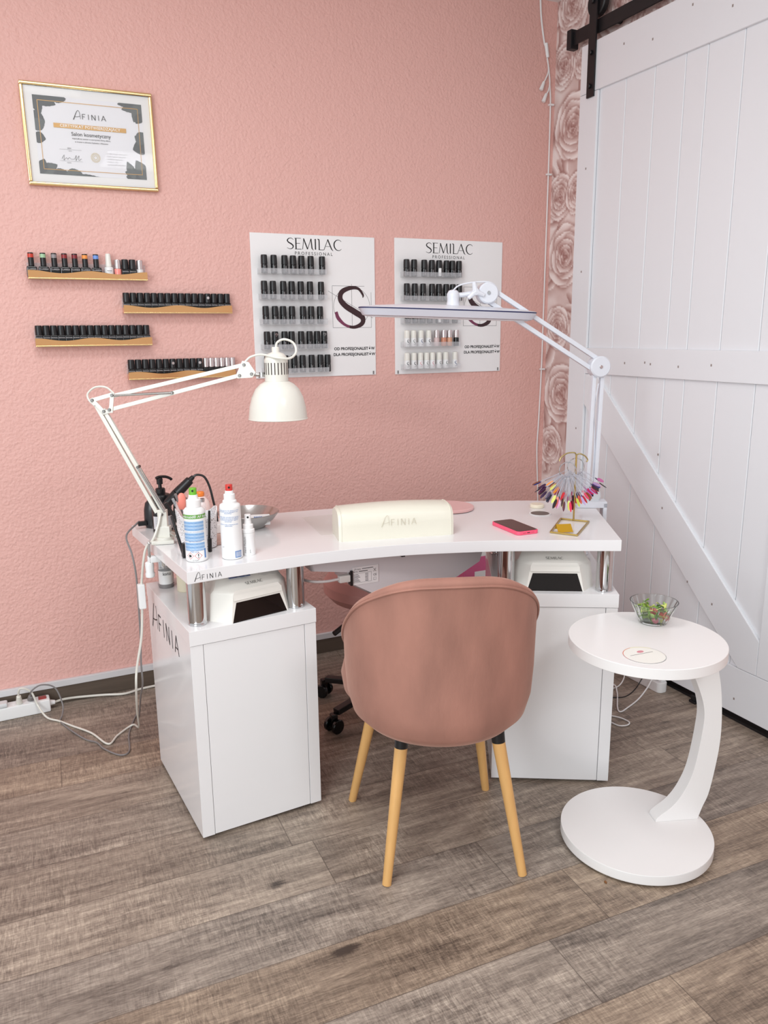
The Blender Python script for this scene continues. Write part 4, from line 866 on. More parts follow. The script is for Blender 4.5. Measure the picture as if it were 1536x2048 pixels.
for p in (V((.199, 2.336, 1.187)), V((.226, 2.324, 1.156)), V((.250, 2.313, 1.200)), V((.240, 2.317, 1.160)), V((.584, 2.157, 1.279)), V((.572, 2.163, 1.250)), V((.602, 2.149, 1.254)), V((.400, 2.243, 1.205)), V((.300, 2.289, .998)), V((.352, 2.266, .860))):
    MB().cyl(p-n_*.0135, p+n_*.008, .0042, seg=12, bev=.0008).build('pivot_screw', M['screw'], lp, world=True)
for a_, b2 in ((V((.255, 2.3100, 1.199)), V((.398, 2.243, 1.205))), (V((.301, 2.287, .995)), V((.360, 2.258, .868)))):
    for o_ in (-.0055, .0055):
        q = MB(); dv = (b2-a_); nt_ = 46; pts = []
        side = dv.normalized().cross(n_)
        q.cyl(a_+n_*o_*1.2-n_*.004, b2+n_*o_*1.2-n_*.004, .0030, seg=10)
        for i in range(nt_): pass
        q.build('tension_spring', M['steel'], lp, world=True)
# clamp
q = MB(); q.T = frame2(.352, 2.266, math.radians(-25)); 
q.prism([(-.020, -.012), (.020, -.012), (.020, .012), (-.020, .012)], T_TOP+.018, T_TOP+.05, bev=.002); q.box((-.0135, -.008, T_TOP+.045), (.0135, .008, T_TOP+.098), .002); q.build('arm_socket', M['lampw'], lp, world=True)
q = MB(); q.T = frame2(.345, 2.262, math.radians(-12)); q.box((-.030, -.022, T_TOP+.0005), (.034, .022, T_TOP+.012), .003); q.lathe([(.024, T_TOP+.01), (.024, T_TOP+.019)], (0.007, .004, 0), 24); q.build('clamp_top', M['lampw'], lp, world=True)
q = MB()
for o_ in (-.007, .007): q.tube([V((.322, 2.262+o_, T_TOP+.004)), V((.309, 2.262+o_, T_TOP+.006)), V((.306, 2.262+o_, T_TOP-.004)), V((.306, 2.262+o_, .70))], .0032, 8)
q.build('clamp_rods', M['steel'], lp, world=True)
q = MB(); q.lathe([(.010, .678), (.013, .680), (.0135, .690), (.0115, .694), (.0125, .715), (.0115, .722), (.009, .724)], (.304, 2.262, 0), 20); q.box((.300, 2.252, .722), (.335, 2.272, .7405), .002); q.build('clamp_knob', M['whitepl'], lp, world=True)
q = MB(); q.cyl(V((.372, 2.252, .806)), V((.384, 2.220, .802)), .0085, seg=20, bev=.001); q.build('locking_knob', M['steel'], lp, world=True)
# head
hc = V((.6630, 2.1205, 0)); sm = MB(); sm.lathe([(.033, 1.233), (.046, 1.226), (.060, 1.212), (.071, 1.190), (.078, 1.163), (.0815, 1.132), (.083, 1.1305), (.0815, 1.129), (.0765, 1.160), (.069, 1.187), (.058, 1.208), (.044, 1.222), (.031, 1.229)], hc, 64, cap=False)
sh_ = sm.build('lamp_shade', M['lampw'], lp, world=True)
sm = MB(); sm.lathe([(.031, 1.228), (.0325, 1.232), (.0325, 1.290), (.031, 1.294), (.029, 1.300), (.022, 1.308), (.011, 1.312), (.0105, 1.3125), (.0105, 1.324), (.009, 1.326)], hc, 48); sm.build('lamp_housing', M['lampw'], lp, world=True)
sl = MB()
for k in range(22):
    a = 2*PI*k/22; sl.T = Matrix.Translation(hc) @ Matrix.Rotation(a, 4, 'Z'); sl.box((.0322, -.0014, 1.252), (.0330, .0014, 1.284), 0)
sl.build('vent_slots', M['seam'], lp, world=True)
sl = MB(); sl.cyl(V((.604, 2.148, 1.252)), V((.636, 2.133, 1.250)), .005, seg=12); sl.cyl(V((.626, 2.136, 1.246)), V((.626, 2.136, 1.258)), .008, seg=14); sl.build('head_swivel', M['steel'], lp, world=True)
MB().lathe([(.001, 1.150), (.020, 1.152), (.028, 1.170), (.024, 1.195), (.014, 1.215), (.013, 1.228)], hc, 24).build('bulb', pmat('frosted_bulb', (246, 244, 238), .3), lp, world=True)
pth = [V((.585, 2.155, 1.286)), V((.600, 2.146, 1.300)), V((.625, 2.125, 1.306)), V((.655, 2.085, 1.298)), V((.690, 2.080, 1.296)), V((.712, 2.092, 1.312)), V((.708, 2.100, 1.336)), V((.686, 2.110, 1.346)), V((.668, 2.118, 1.338)), V((.664, 2.120, 1.322))]
MB().tube(pth, .0032, 8).build('lamp_cable', M['lampw'], lp, world=True)
MB().tube([V((.251, 2.305, 1.205)), V((.232, 2.31, 1.222)), V((.205, 2.325, 1.222)), V((.186, 2.335, 1.205)), V((.187, 2.333, 1.188)), V((.200, 2.326, 1.172))], .0028, 8).build('elbow_cable', M['lampw'], lp, world=True)
MB().tube([V((.345, 2.255, .865)), V((.335, 2.253, .83)), V((.318, 2.255, .79)), V((.303, 2.270, .77)), V((.293, 2.277, .74)), V((.283, 2.296, .66)), V((.280, 2.300, .62))], .0035, 8).build('mains_cable', M['lampw'], lp, world=True)
MB().box((.270, 2.288, .575), (.290, 2.308, .650), .003).build('inline_switch', M['whitepl'], lp, world=True)
wf = [(.279, 2.300, .58), (.270, 2.303, .485), (.250, 2.311, .385), (.244, 2.318, .317), (.255, 2.45, .18), (.270, 2.58, .06), (.262, 2.70, .012), (.206, 2.66, .005), (.169, 2.611, .005), (.125, 2.716, .005), (.066, 2.804, .005), (.028, 2.861, .005), (-.011, 2.90, .010), (-.036, 2.945, .040), (-.051, 2.955, .088), (-.067, 2.955, .108), (-.087, 2.955, .116), (-.096, 2.96, .102), (-.097, 2.965, .082)]
MB().tube(wf, .0035, 8).build('floor_cable', M['lampw'], lp, world=True)
MB().cyl((-.097, 2.965, .085), (-.097, 2.975, .052), .008, .012, seg=14, bev=.002).build('mains_plug', M['lampw'], lp, world=True)
# ------------------------------------------------------------------ right task lamp
tl = thing('task_lamp', 'white long-headed LED lamp on double arms clamped at right rear corner', 'desk lamp', (1.775, 2.10, T_TOP))
dd = V((-.9635, .2677, 0)); nn_ = V((.2677, .9635, 0)); B0 = V((1.760, 2.085, 0))
def P_(x, y, z): return V((x, y, z))
el = V((1.768, 2.102, 1.244)); jt = V((1.394, 2.206, 1.480))
def arm2(p, q_, name='arm_bar', wd=.013): MB().bar(p, q_, .016, wd, upv=(0, 0, 1) if abs((q_-p).normalized().z) < .9 else nn_.cross(V((0, 0, 1))), bev=.0015).build(name, M['lampc'], tl, world=True)
b0 = V((1.750, 2.090, .80))
for o_ in (-.014, .014):
    arm2(b0-dd*o_+V((0, 0, .02)), el-dd*o_)
ar = (jt-el).normalized(); pr = nn_.cross(ar)
for o_ in (-.019, .019):
    MB().bar(el+pr*o_, jt+pr*o_, .016, .014, upv=pr, bev=.0015).build('arm_bar', M['lampc'], tl, world=True)
for p, r in ((el, .035), (jt, .033)):
    q = MB(); q.cyl(p-nn_*.022, p+nn_*.022, r, seg=40, bev=.004); q.build('joint_cover', M['lampc'], tl, world=True)
    q = MB(); q.cyl(p-nn_*.0245, p-nn_*.0215, .006, seg=16, bev=.001); q.build('joint_screw', M['chrome'], tl, world=True)
q = MB(); q.cyl(b0-nn_*.020+V((0, 0, .012)), b0+nn_*.020+V((0, 0, .012)), .032, seg=40, bev=.006); q.build('lower_joint_cover', pmat('pale_grey_cover', (208, 212, 216), .35), tl, world=True)
cl = MB(); cl.T = frame2(1.750, 2.078, math.radians(-29)); cl.box((-.055, -.028, T_TOP+.0005), (.045, .028, T_TOP+.022), .002); cl.box((.032, -.028, T_BOT-.05), (.045, .028, T_TOP+.018), .002); cl.box((-.03, -.02, T_BOT-.052), (.045, .02, T_BOT-.044), .002); cl.build('clamp', M['lampc'], tl, world=True)
cl = MB(); cl.T = frame2(1.750, 2.078, math.radians(-29)); cl.cyl((-.01, 0, T_BOT-.10), (-.01, 0, T_BOT-.004), .005); cl.cyl((-.01, 0, T_BOT-.11), (-.01, 0, T_BOT-.09), .013); cl.build('clamp_screw', M['black'], tl, world=True)
# lamp head
hd = MB(); hx = (V((1.550, 2.163, 1.417))-V((.998, 2.316, 1.438))); Lh = hx.length; hx.normalize(); hn = V((.2677, .9635, 0)); hu = hn.cross(hx)*-1; hu = hu if hu.z > 0 else -hu
hcn = (V((1.550, 2.163, 1.414))+V((.998, 2.316, 1.432)))/2
def ring_pts(hl, hw, z, n=72):
    out = []
    for i in range(n):
        a = 2*PI*i/n; c, s2 = math.cos(a), math.sin(a); e = 2/3.2
        out.append(hcn+hx*(hl*math.copysign(abs(c)**e, c))+hn*(hw*math.copysign(abs(s2)**e, s2))+hu*z)
    return out
def loft(rings, name, mt, cap=True):
    q = MB(); n = len(rings[0]); vs = [p for r in rings for p in r]; fs = []
    for k in range(len(rings)-1):
        for i in range(n): i2 = (i+1) % n; fs.append((k*n+i, k*n+i2, (k+1)*n+i2, (k+1)*n+i))
    if cap: fs.append(tuple(range(n))[::-1]); fs.append(tuple(range((len(rings)-1)*n, len(rings)*n)))
    q.add(vs, fs); return q.build(name, mt, tl, world=True, smooth=40)
hl = Lh/2
loft([ring_pts(hl-.022, .048, -.020), ring_pts(hl-.012, .056, -.017), ring_pts(hl, .066, .003)], 'lower_bezel', pmat('lamp_grey_bezel', (206, 206, 216), .35))
loft([ring_pts(hl+.0005, .0665, .003), ring_pts(hl+.0005, .0665, .0068)], 'blue_trim_line', pmat('navy_trim', (24, 30, 78), .5))
loft([ring_pts(hl, .066, .0068), ring_pts(hl-.004, .062, .009), ring_pts(hl-.05, .045, .014), ring_pts(hl-.13, .03, .019), ring_pts(hl-.2, .015, .021)], 'top_cover', M['lampc'])
loft([ring_pts(hl-.026, .044, -.0215), ring_pts(hl-.026, .044, -.0201)], 'diffuser', pmat('lamp_diffuser', (240, 240, 244), .5))
nk = V((1.288, 2.236, 0)); q = MB(); q.lathe([(.026, 1.438), (.021, 1.446), (.019, 1.456), (.019, 1.466), (.020, 1.468), (.020, 1.478), (.014, 1.488), (.006, 1.491)], nk, 32); q.build('head_swivel', M['lampc'], tl, world=True)
q = MB(); q.tube([V((1.300, 2.232, 1.474)), V((1.325, 2.225, 1.476)), V((1.36, 2.215, 1.482)), jt], .008, 10); q.build('head_neck', M['lampc'], tl, world=True)
q = MB(); kc = V((1.345, 2.195, 1.483))
for k in range(3):
    a = math.radians(100+120*k); q.tube([kc, kc+(dd*-math.cos(a)+V((0, 0, 1))*math.sin(a))*.030], .008, 10, smooth=False, rs=(.010, .006))
q.cyl(kc+nn_*.02, kc-nn_*.008, .011, seg=16, bev=.002); q.build('wing_knob', M['lampc'], tl, world=True)
MB().tube([V((1.280, 2.226, 1.486)), V((1.30, 2.22, 1.503)), V((1.34, 2.205, 1.512)), V((1.39, 2.19, 1.513)), V((1.418, 2.19, 1.500))], .0026, 8).build('head_cable', M['lampc'], tl, world=True)
MB().tube([V((1.762, 2.09, 1.19)), V((1.758, 2.10, 1.10)), V((1.762, 2.095, .98)), V((1.756, 2.09, .86))], .0022, 6).build('arm_cable', M['lampc'], tl, world=True)
# ------------------------------------------------------------------ things on the worktop
Z = T_TOP
def bottle_spray(name, label, loc, R, prof, capcol, neck, nozzle_r, ztop, build_label, rz=0):
    t = thing(name, label, 'spray bottle', loc, rz)
    MB().lathe(prof, seg=48).build('bottle_body', M['whitepl'], t, smooth=50)
    MB().lathe(neck, seg=40).build('pump_collar', M['whitepl'], t, smooth=40)
    q = MB(); z0 = neck[-1][1]; r = nozzle_r
    q.lathe([(r, z0), (r*1.03, z0+.002), (r, ztop-.001), (r*.9, ztop)], seg=32, sy=.9)
    q.build('spray_head', capcol, t)
    MB().cyl((0, -r*.95, ztop-.007), (0, -r*.88, ztop-.007), .0028, seg=14).build('nozzle_hole', M['black'], t)
    build_label(t); return t
def wrap(R, a0, a1, z0, z1, m, q, n=20, off=.0004):
    vs = []; fs = []
    for i in range(n+1):
        a = -PI/2+a0+(a1-a0)*i/n
        for z in (z0, z1): vs.append(((R+off)*math.cos(a), (R+off)*math.sin(a), z))
    for i in range(n): fs.append((2*i, 2*i+2, 2*i+3, 2*i+1))
    q.add(vs, fs, m)
def wrap_text(R, txt, z, size, m, q, ac=0, off=.0007, bold=0):
    vs, fs = text_geo(txt, 'CENTER', bold, 1); out = []
    for v in vs:
        a = -PI/2+ac+v[0]*size/R; out.append(((R+off)*math.cos(a), (R+off)*math.sin(a), z+v[1]*size))
    q.add(out, fs, m)
G_, BLU, RED = pmat('label_green', (98, 160, 62), .4), pmat('label_blue_print', (150, 186, 222), .4), pmat('hazard_red', (196, 70, 60), .4)
BLT = pmat('blue_text', (84, 130, 190), .4)
def diamond(q, R, ac, z, s, sym):
    for k in range(4):
        a = [(0, s), (s, 0), (0, -s), (-s, 0)]; p, r_ = a[k], a[(k+1) % 4]; vs = []
        for (u, v), sc_ in ((p, 1), (r_, 1), (r_, .86), (p, .86)):
            aa = -PI/2+ac+u*sc_/R; vs.append(((R+.0009)*math.cos(aa), (R+.0009)*math.sin(aa), z+v*sc_))
        q.add(vs, [(0, 1, 2, 3)], 3)
    if sym == '!': wrap_text(R, '!', z-s*.5, s*1.5, 4, q, ac, .0009, .02)
    else:
        vs = []
        for u, v in ((-.3, -.3), (-.42, 0), (-.25, .25), (-.05, .5), (.05, .15), (.2, .35), (.38, 0), (.28, -.3)):
            aa = -PI/2+ac+u*s/R; vs.append(((R+.0009)*math.cos(aa), (R+.0009)*math.sin(aa), z+v*s))
        q.add(vs, [tuple(range(8))], 4)
        wrap(R, (ac-.3*s/R), (ac+.3*s/R), z-s*.45, z-s*.38, 4, q, 4, .0009)
def lab_green(t):
    R = .0283; q = MB(); wrap(R, -1.5, 1.5, .005, .130, 0, q, 36)
    wrap(R, -1.5, 1.5, .118, .129, 1, q, 36, .0006); wrap_text(R, '„mikrozid® AF liquid', .1205, .0095, 0, q, .1, .0009, .01)
    for k, (z0, z1) in enumerate(((.086, .111), (.059, .080), (.033, .054))):
        wrap(R, -1.15, .95, z0, z1, 2, q, 30, .0006)
        for r in range(5):
            wrap_text(R, 'preparat do dezynfekcji małych powierzchni', z1-.0045*(r+1), .0034, 0 if r % 2 else 5, q, -.1, .0009)
    wrap_text(R, 'Sposób użycia: powierzchnię zwilżyć', .082, .0034, 5, q, 0, .0009); wrap_text(R, 'Skład i przechowywanie', .056, .0034, 5, q, 0, .0009)
    wrap_text(R, '750 ml e', .027, .006, 5, q, -.1, .0009)
    diamond(q, R, -.52, .0185, .0098, 'f'); diamond(q, R, .24, .0185, .0102, '!')
    wrap_text(R, 'CE 0297', .0045, .005, 6, q, -.05, .0009)
    wrap(R, .85, 1.05, .010, .036, 5, q, 6, .0006)
    q.build('printed_label', [M['whitepl'], G_, BLU, RED, M['ink'], BLT, M['ink2']], t, smooth=50)
bottle_spray('spray_bottle', 'white spray bottle with green nozzle and blue printed label, left on desk', (.398, 2.042, Z), .0283,
    [(.025, 0), (.0280, .003), (.0280, .130), (.0272, .138), (.0215, .144), (.017, .1455)], pmat('green_nozzle', (110, 182, 50), .35),
    [(.0185, .1455), (.0190, .149), (.0190, .164), (.0140, .166), (.0120, .172), (.0115, .178)], .0098, .196, lab_green, -.28)
def lab_red(t):
    R = .0283; q = MB()
    for r, z in enumerate((.134, .130, .126, .116, .112, .108, .104, .096, .092)):
        wrap_text(R, ['Preparat gotowy do użycia na ręce', 'oraz skórę przed zabiegiem i po', 'dezynfekcja', 'Stosować tylko zewnętrznie zgodnie z', 'instrukcją producenta na etykiecie', 'chronić przed dziećmi i ogniem', 'wywietrzyć', 'Zużyć do daty podanej na dnie', 'opakowania'][r], z, .0042, 0, q, -.25, .0006)
    wrap(R, .25, .95, .006, .024, 0, q, 10, .0005)
    for k in range(9): wrap(R, .3+k*.07, .32+k*.07+(k % 3)*.01, .008, .022, 1, q, 2, .0007)
    wrap_text(R, 'LOT', .034, .004, 2, q, -.9, .0006)
    q.build('printed_text', [BLT, M['whitepl'], M['ink2']], t, smooth=50)
bottle_spray('spray_bottle', 'white spray bottle with red nozzle and blue text, beside the green-topped one', (.489, 2.022, Z), .028,
    [(.025, 0), (.028, .003), (.028, .140), (.0265, .147), (.019, .151)], pmat('red_nozzle', (206, 56, 50), .35),
    [(.0185, .151), (.0185, .157), (.0150, .160), (.0150, .174), (.0115, .176), (.0105, .184)], .0092, .200, lab_red, -.22)
def lab_small(t):
    q = MB(); O = V((-.009, -.0166, .008)); q.text('Hand Medium', O+V((0, 0, 0)), (0, 0, 1), (-.9, .35, 0), .008, 0); q.text('pure', O+V((.012, -.001, 0)), (0, 0, 1), (-1, 0, 0), .005, 0)
    q.build('printed_text', M['ink2'], t)
bottle_spray('spray_bottle', 'small white spray bottle standing right of the red-nozzle bottle', (.538, 2.032, Z), .016,
    [(.0165, 0), (.0175, .002), (.0160, .050), (.0168, .056), (.0168, .062), (.0155, .063)], M['whitepl'],
    [(.0172, .063), (.0172, .071), (.0140, .073), (.0138, .084), (.0098, .086), (.0090, .094)], .0085, .112, lab_small, -.2)
# metal bowl
bo = thing('metal_bowl', 'round brushed steel bowl behind the small spray bottle', 'bowl', (.622, 2.338, Z))
MB().lathe([(.0, .001), (.045, 0), (.052, .003), (.078, .025), (.094, .046), (.096, .048), (.0945, .0495), (.0925, .047), (.076, .027), (.050, .006), (.0, .004)], seg=72, cap=False).build('bowl', M['steel'], bo, smooth=60)
t = thing('folded_card_pack', 'white packet with blue print leaning in the steel bowl', 'packet', (.648, 2.305, Z+.026), math.radians(-15))
q = MB(); q.T = Matrix.Rotation(math.radians(22), 4, 'X'); q.box((-.032, -.024, -.004), (.032, .024, .006), .003); q.text('eeee', (-.018, .004, .0064), (1, 0, 0), (0, 1, 0), .014, 1, 'LEFT', .02); q.build('packet', [M['whitepl'], BLT], t)
t = thing('small_black_bottle', 'small black bottle with speckled top between spray bottle and steel bowl', 'bottle', (.560, 2.235, Z+.0))
MB().lathe([(.009, 0), (.0105, .002), (.0105, .045), (.009, .048)], seg=20).build('bottle_body', M['whitepl'], t)
MB().lathe([(.009, .048), (.010, .050), (.010, .070), (.008, .073)], seg=20).build('cap', M['black'], t)
MB().lathe([(.0085, .073), (.009, .078), (.004, .084)], seg=12).build('speckled_top', pmat('speckle_top', (210, 205, 204), .3), t)
# organiser box with speckled print
sp = pmat('speckled_white', (238, 236, 238), .4); nt = sp.node_tree; N = nt.nodes; L = nt.links.new; b = N['Principled BSDF']
tc = N.new('ShaderNodeTexCoord'); vo = N.new('ShaderNodeTexVoronoi'); vo.inputs['Scale'].default_value = 230; L(tc.outputs['Object'], vo.inputs[0])
lt = N.new('ShaderNodeMath'); lt.operation = 'LESS_THAN'; lt.inputs[1].default_value = .25; L(vo.outputs['Distance'], lt.inputs[0])
mx = N.new('ShaderNodeMix'); mx.data_type = 'RGBA'; mx.inputs[6].default_value = lin((238, 236, 238)); mx.inputs[7].default_value = lin((40, 38, 42)); L(lt.outputs[0], mx.inputs[0]); L(mx.outputs[2], b.inputs['Base Color'])
og = thing('brush_holder', 'speckled white holder full of brushes behind the green-nozzle bottle', 'brush holder', (.428, 2.165, Z), math.radians(6))
q = MB(); seg = 28
for (a, c_, h_) in ((0, 0, 0),):
    vs = []; fs = []
    for i in range(seg):
        an = 2*PI*i/seg; e = .62; x = math.copysign(abs(math.cos(an))**e, math.cos(an)); y = math.copysign(abs(math.sin(an))**e, math.sin(an)); top = .100+.012*math.cos(2*an)+.006*math.cos(4*an+1)
        for r, z in ((.88, .0), (1, .005), (1.12, top), (1.07, top), (.95, .008)): vs.append((x*.050*r, y*.036*r, z))
    for i in range(seg):
        i2 = (i+1) % seg
        for k in range(4): fs.append((i*5+k, i2*5+k, i2*5+k+1, i*5+k+1))
    fs.append(tuple(5*i+4 for i in range(seg))); fs.append(tuple(5*i for i in range(seg))[::-1]); q.add(vs, fs)
q.build('holder', sp, og, smooth=50)
def inner(name, lab, cat, a, b2, r, mt, r2_=None):
    o = MB().cyl(V(a), V(b2), r, r2_, 14, bev=.0008).build(name, mt); return tag(o, lab, cat)
hx_, hy_ = .428, 2.165
inner('brush', 'clear-handled brush leaning left in the speckled holder', 'brush', (hx_-.01, hy_-.01, Z+.012), (hx_-.064, hy_-.012, Z+.150), .004, M['acryl'])
inner('brush', 'smoke grey brush handle in the speckled holder beside the lamp spring', 'brush', (hx_-.005, hy_+.01, Z+.012), (hx_-.052, hy_+.01, Z+.158), .0042, pmat('smoke_handle', (120, 112, 112), .2))
inner('brush', 'black-tipped brush rising from left of speckled holder', 'brush', (hx_-.016, hy_+.006, Z+.012), (hx_-.080, hy_+.012, Z+.135), .005, M['black'])
inner('metal_tool', 'thin steel cuticle tool in the speckled holder', 'manicure tool', (hx_+.008, hy_+.01, Z+.012), (hx_-.022, hy_+.014, Z+.145), .0022, M['steel'])
t = thing('coral_nail_brush', 'coral oval brush head standing in the speckled holder', 'brush', (.405, 2.175, Z+.012))
MB().tube([(0, 0, 0), (-.004, 0, .06), (-.010, 0, .10)], .005, 10).build('handle', M['whitepl'], t)
MB().lathe([(.002, .0), (.009, .008), (.0125, .025), (.0115, .042), (.006, .050), (.001, .052)], (-.013, 0, .095), 20, sy=.6).build('brush_head', pmat('coral_plastic', (236, 140, 124), .4), t)
inner('black_brush', 'long black brush standing against the holder, left of green-nozzle bottle', 'brush', (.372, 2.085, Z+.002), (.350, 2.105, Z+.112), .0045, M['black'], .0035)
tag(MB().box((.366, 2.070, Z+.0005), (.386, 2.090, Z+.040), .003).build('nail_clip', M['black']), 'small black clip standing at foot of the long black brush', 'clip')
inner('black_file', 'black file stick standing upright between the two spray bottles', 'nail file', (.447, 2.115, Z+.002), (.456, 2.125, Z+.112), .0038, M['black'], .0032)
tag(MB().cyl((.447, 2.105, Z+.0005), (.449, 2.108, Z+.038), .0055, seg=16, bev=.001).build('black_tube', M['black']), 'short thick black tube at foot of the black file stick', 'tube')
# pump bottle
t = thing('pump_bottle', 'dark pump dispenser with grey label behind the lamp clamp', 'pump bottle', (.372, 2.405, Z), .3)
MB().lathe([(.027, 0), (.0295, .003), (.0295, .108), (.026, .116), (.014, .120)], seg=36).build('bottle_body', M['black'], t)
q = MB(); wrap(.0295, -1.5, 1.5, .012, .052, 0, q, 30)
for r in range(9): wrap(.0295, -1.2, 1.2, .016+r*.004, .0168+r*.004, 1, q, 20, .0007)
for r in range(7): wrap(.0295, -1.3, 1.3, .060+r*.006, .0612+r*.006, 2, q, 20, .0007)
q.build('printed_label', [pmat('label_grey', (206, 204, 208), .4), M['ink2'], pmat('stripe_grey', (86, 86, 92), .3)], t)
MB().lathe([(.0135, .118), (.0145, .121), (.0145, .133), (.012, .135), (.0055, .136), (.005, .146), (.009, .147), (.0095, .163), (.006, .166)], seg=24).build('pump_collar', M['black'], t)
MB().tube([(-.012, 0, .166), (.0, 0, .169), (.02, -.002, .167), (.034, -.004, .160), (.037, -.004, .156)], .0042, 10).build('pump_spout', M['black'], t)
# nail drill base and handpiece
t = thing('nail_drill_unit', 'rounded black nail drill unit at the back left corner of the desk', 'nail drill', (.362, 2.478, Z))
q = MB(); q.prism([(.030*math.cos(a)*1.0, .026*math.sin(a)) for a in [2*PI*i/28 for i in range(28)]], 0, .006, bev=.001)
q.T = Matrix.Rotation(math.radians(0), 4, 'Z'); vs = []
q.lathe([(.032, .006), (.034, .02), (.033, .055), (.028, .078), (.016, .090), (.002, .093)], seg=32, sy=.7); q.build('body', pmat('drill_black', (32, 30, 34), .3), t)
MB().box((-.055, -.017, .010), (-.028, -.003, .024), .002).build('cable_plug', M['black'], t)
MB().tube([(-0.050, -0.006, .023), (-0.062, -0.020, .018), (-0.098, -0.063, -.005), (-0.092, -0.113, -.05), (-0.087, -0.131, -.12), (-0.088, -0.131, -.25), (-0.090, -0.130, -.32), (-0.094, -0.129, -.39), (-0.094, -0.123, -.46), (-0.090, -0.003, -.56), (-0.082, 0.157, -.70), (-0.078, 0.247, -.757), (-0.076, 0.307, -.770), (-0.118, 0.182, -.771), (-0.134, 0.057, -.771), (-0.166, 0.042, -.771), (-0.209, 0.108, -.771), (-0.227, 0.163, -.771), (-0.266, 0.214, -.771), (-0.328, 0.369, -.771), (-0.322, 0.417, -.765), (-0.316, 0.452, -.741), (-0.335, 0.472, -.679), (-0.379, 0.472, -.657), (-0.415, 0.472, -.674), (-0.419, 0.485, -.70)], .0028, 8, 7).build('grey_mains_cable', M['greypl'], t)
MB().cyl((-.419, .487, -.70), (-.419, .512, -.722), .009, .014, seg=14, bev=.002).build('mains_plug', M['greypl'], t)
t = thing('drill_handpiece', 'black drill handpiece on its rest with looping cord behind green nozzle', 'drill handpiece', (.40, 2.36, Z))
a_, b2 = V((.372, 2.36, .860)), V((.452, 2.345, .938)); ax = (b2-a_)
q = MB(); q.cyl(a_, a_+ax*.12, .007, .012, 20); q.cyl(a_+ax*.12, a_+ax*.5, .013, .0155, 24, bev=.001); q.cyl(a_+ax*.5, b2, .0155, .013, 24, bev=.002); q.cyl(b2, b2+ax*.12, .008, .006, 16); q.build('handpiece', M['black'], t, world=True)
MB().tube([b2+ax*.1, V((.472, 2.34, .952)), V((.492, 2.335, .945)), V((.505, 2.33, .915)), V((.512, 2.32, .87)), V((.518, 2.315, .83)), V((.516, 2.32, .785)), V((.49, 2.36, .779)), V((.42, 2.43, .779)), V((.37, 2.46, .785))], .0035, 8).build('cord', M['black'], t, world=True)
q = MB(); q.tube([V((.400, 2.36, Z+.001)), V((.400, 2.36, .82)), V((.404, 2.355, .872))], .004, 8); q.lathe([(.02, 0), (.02, .004)], (.400, 2.36, Z), 20); q.build('handpiece_rest', M['black'], t, world=True)
t = thing('pale_pink_bottle', 'pale pink rounded bottle with orange cap behind the green-nozzle bottle', 'bottle', (.463, 2.27, Z))
MB().lathe([(.026, 0), (.0285, .003), (.0285, .09), (.024, .112), (.014, .124), (.010, .126)], seg=32).build('bottle_body', pmat('pale_pink_plastic', (240, 214, 208), .35), t)
MB().lathe([(.011, .126), (.0125, .128), (.0125, .136), (.0105, .139), (.004, .140)], seg=20).build('cap', pmat('orange_cap', (236, 130, 50), .35), t)
t = thing('glass_vial', 'small clear bottle with chrome collar behind green-nozzle bottle', 'bottle', (.447, 2.17, Z+.101))
MB().lathe([(.010, 0), (.0105, .002), (.0105, .022), (.006, .028)], seg=18).build('bottle_body', M['acryl'], t)
MB().lathe([(.0065, .028), (.0075, .029), (.0075, .037), (.006, .038)], seg=18).build('collar', M['chrome'], t)
t = thing('wooden_tray', 'white topped pinkish tray behind the red-nozzle spray bottle', 'tray', (.50, 2.22, Z), math.radians(-3))
MB().box((-.055, -.06, .0005), (.045, .075, .012), .002).build('tray_base', pmat('pinkish_wood', (196, 160, 148), .5), t)
MB().box((-.050, .030, .012), (.040, .070, .040), .003).build('white_block', M['whitepl'], t)
# arm rest cushion
cu = thing('armrest_cushion', 'cream leatherette manicure armrest cushion in the middle of the desk', 'armrest cushion', (.985, 2.06, Z), math.radians(-12.5))
q = MB(); n = 26; m_ = 20; sec = []
W2, D2, Hc = .172, .062, .092
def csec(hw, z0): 
    pts = [(-D2, 0), (-D2*1.0, .012), (-D2*.985, .045)]
    for k in range(9):
        a = PI-PI*k/8; pts.append((D2*.97*math.copysign(abs(math.cos(a))**.75, math.cos(a)), .050+(Hc-.050)*abs(math.sin(a))**.8))
    pts += [(D2*.985, .045), (D2, .012), (D2, 0)]; return pts
base = csec(0, 0); vs = []; fs = []; xs = [-1.0, -.985, -.95, -.8, -.6, -.4, -.2, 0, .2, .4, .6, .8, .95, .985, 1.0]; nb = len(base)
for x in xs:
    k = 1-.05*max(0, abs(x)-.95)/.05; bulge = 1+.05*math.cos(x*PI/2)
    for (y, z) in base: vs.append((x*W2, y*k, z*(k if z > .03 else 1)*(1+.07*(math.cos(x*PI/2))*(z/Hc)-.02)))
for i in range(len(xs)-1):
    for k in range(nb): k2 = (k+1) % nb; fs.append((i*nb+k, (i+1)*nb+k, (i+1)*nb+k2, i*nb+k2))
fs.append(tuple(range(nb))); fs.append(tuple(range((len(xs)-1)*nb, len(xs)*nb))[::-1]); q.add(vs, fs); q.build('cushion', M['cream'], cu, smooth=50)
for x in (-.952, .952):
    q = MB(); q.tube([(x*W2, y*1.004, z*(1+.07*math.cos(x*PI/2)*(z/Hc)-.02)*1.003+.0003) for y, z in base], .0012, 6, 1, smooth=False); q.build('end_seam', M['cream'], cu)
q = MB(); afinia(q, (-.047, -D2-.0012, .040), (1, 0, 0), (0, .0, 1), .112, .030, 0, .75); q.build('embossed_logo', pmat('embossed_shade', (208, 202, 184), .4), cu)
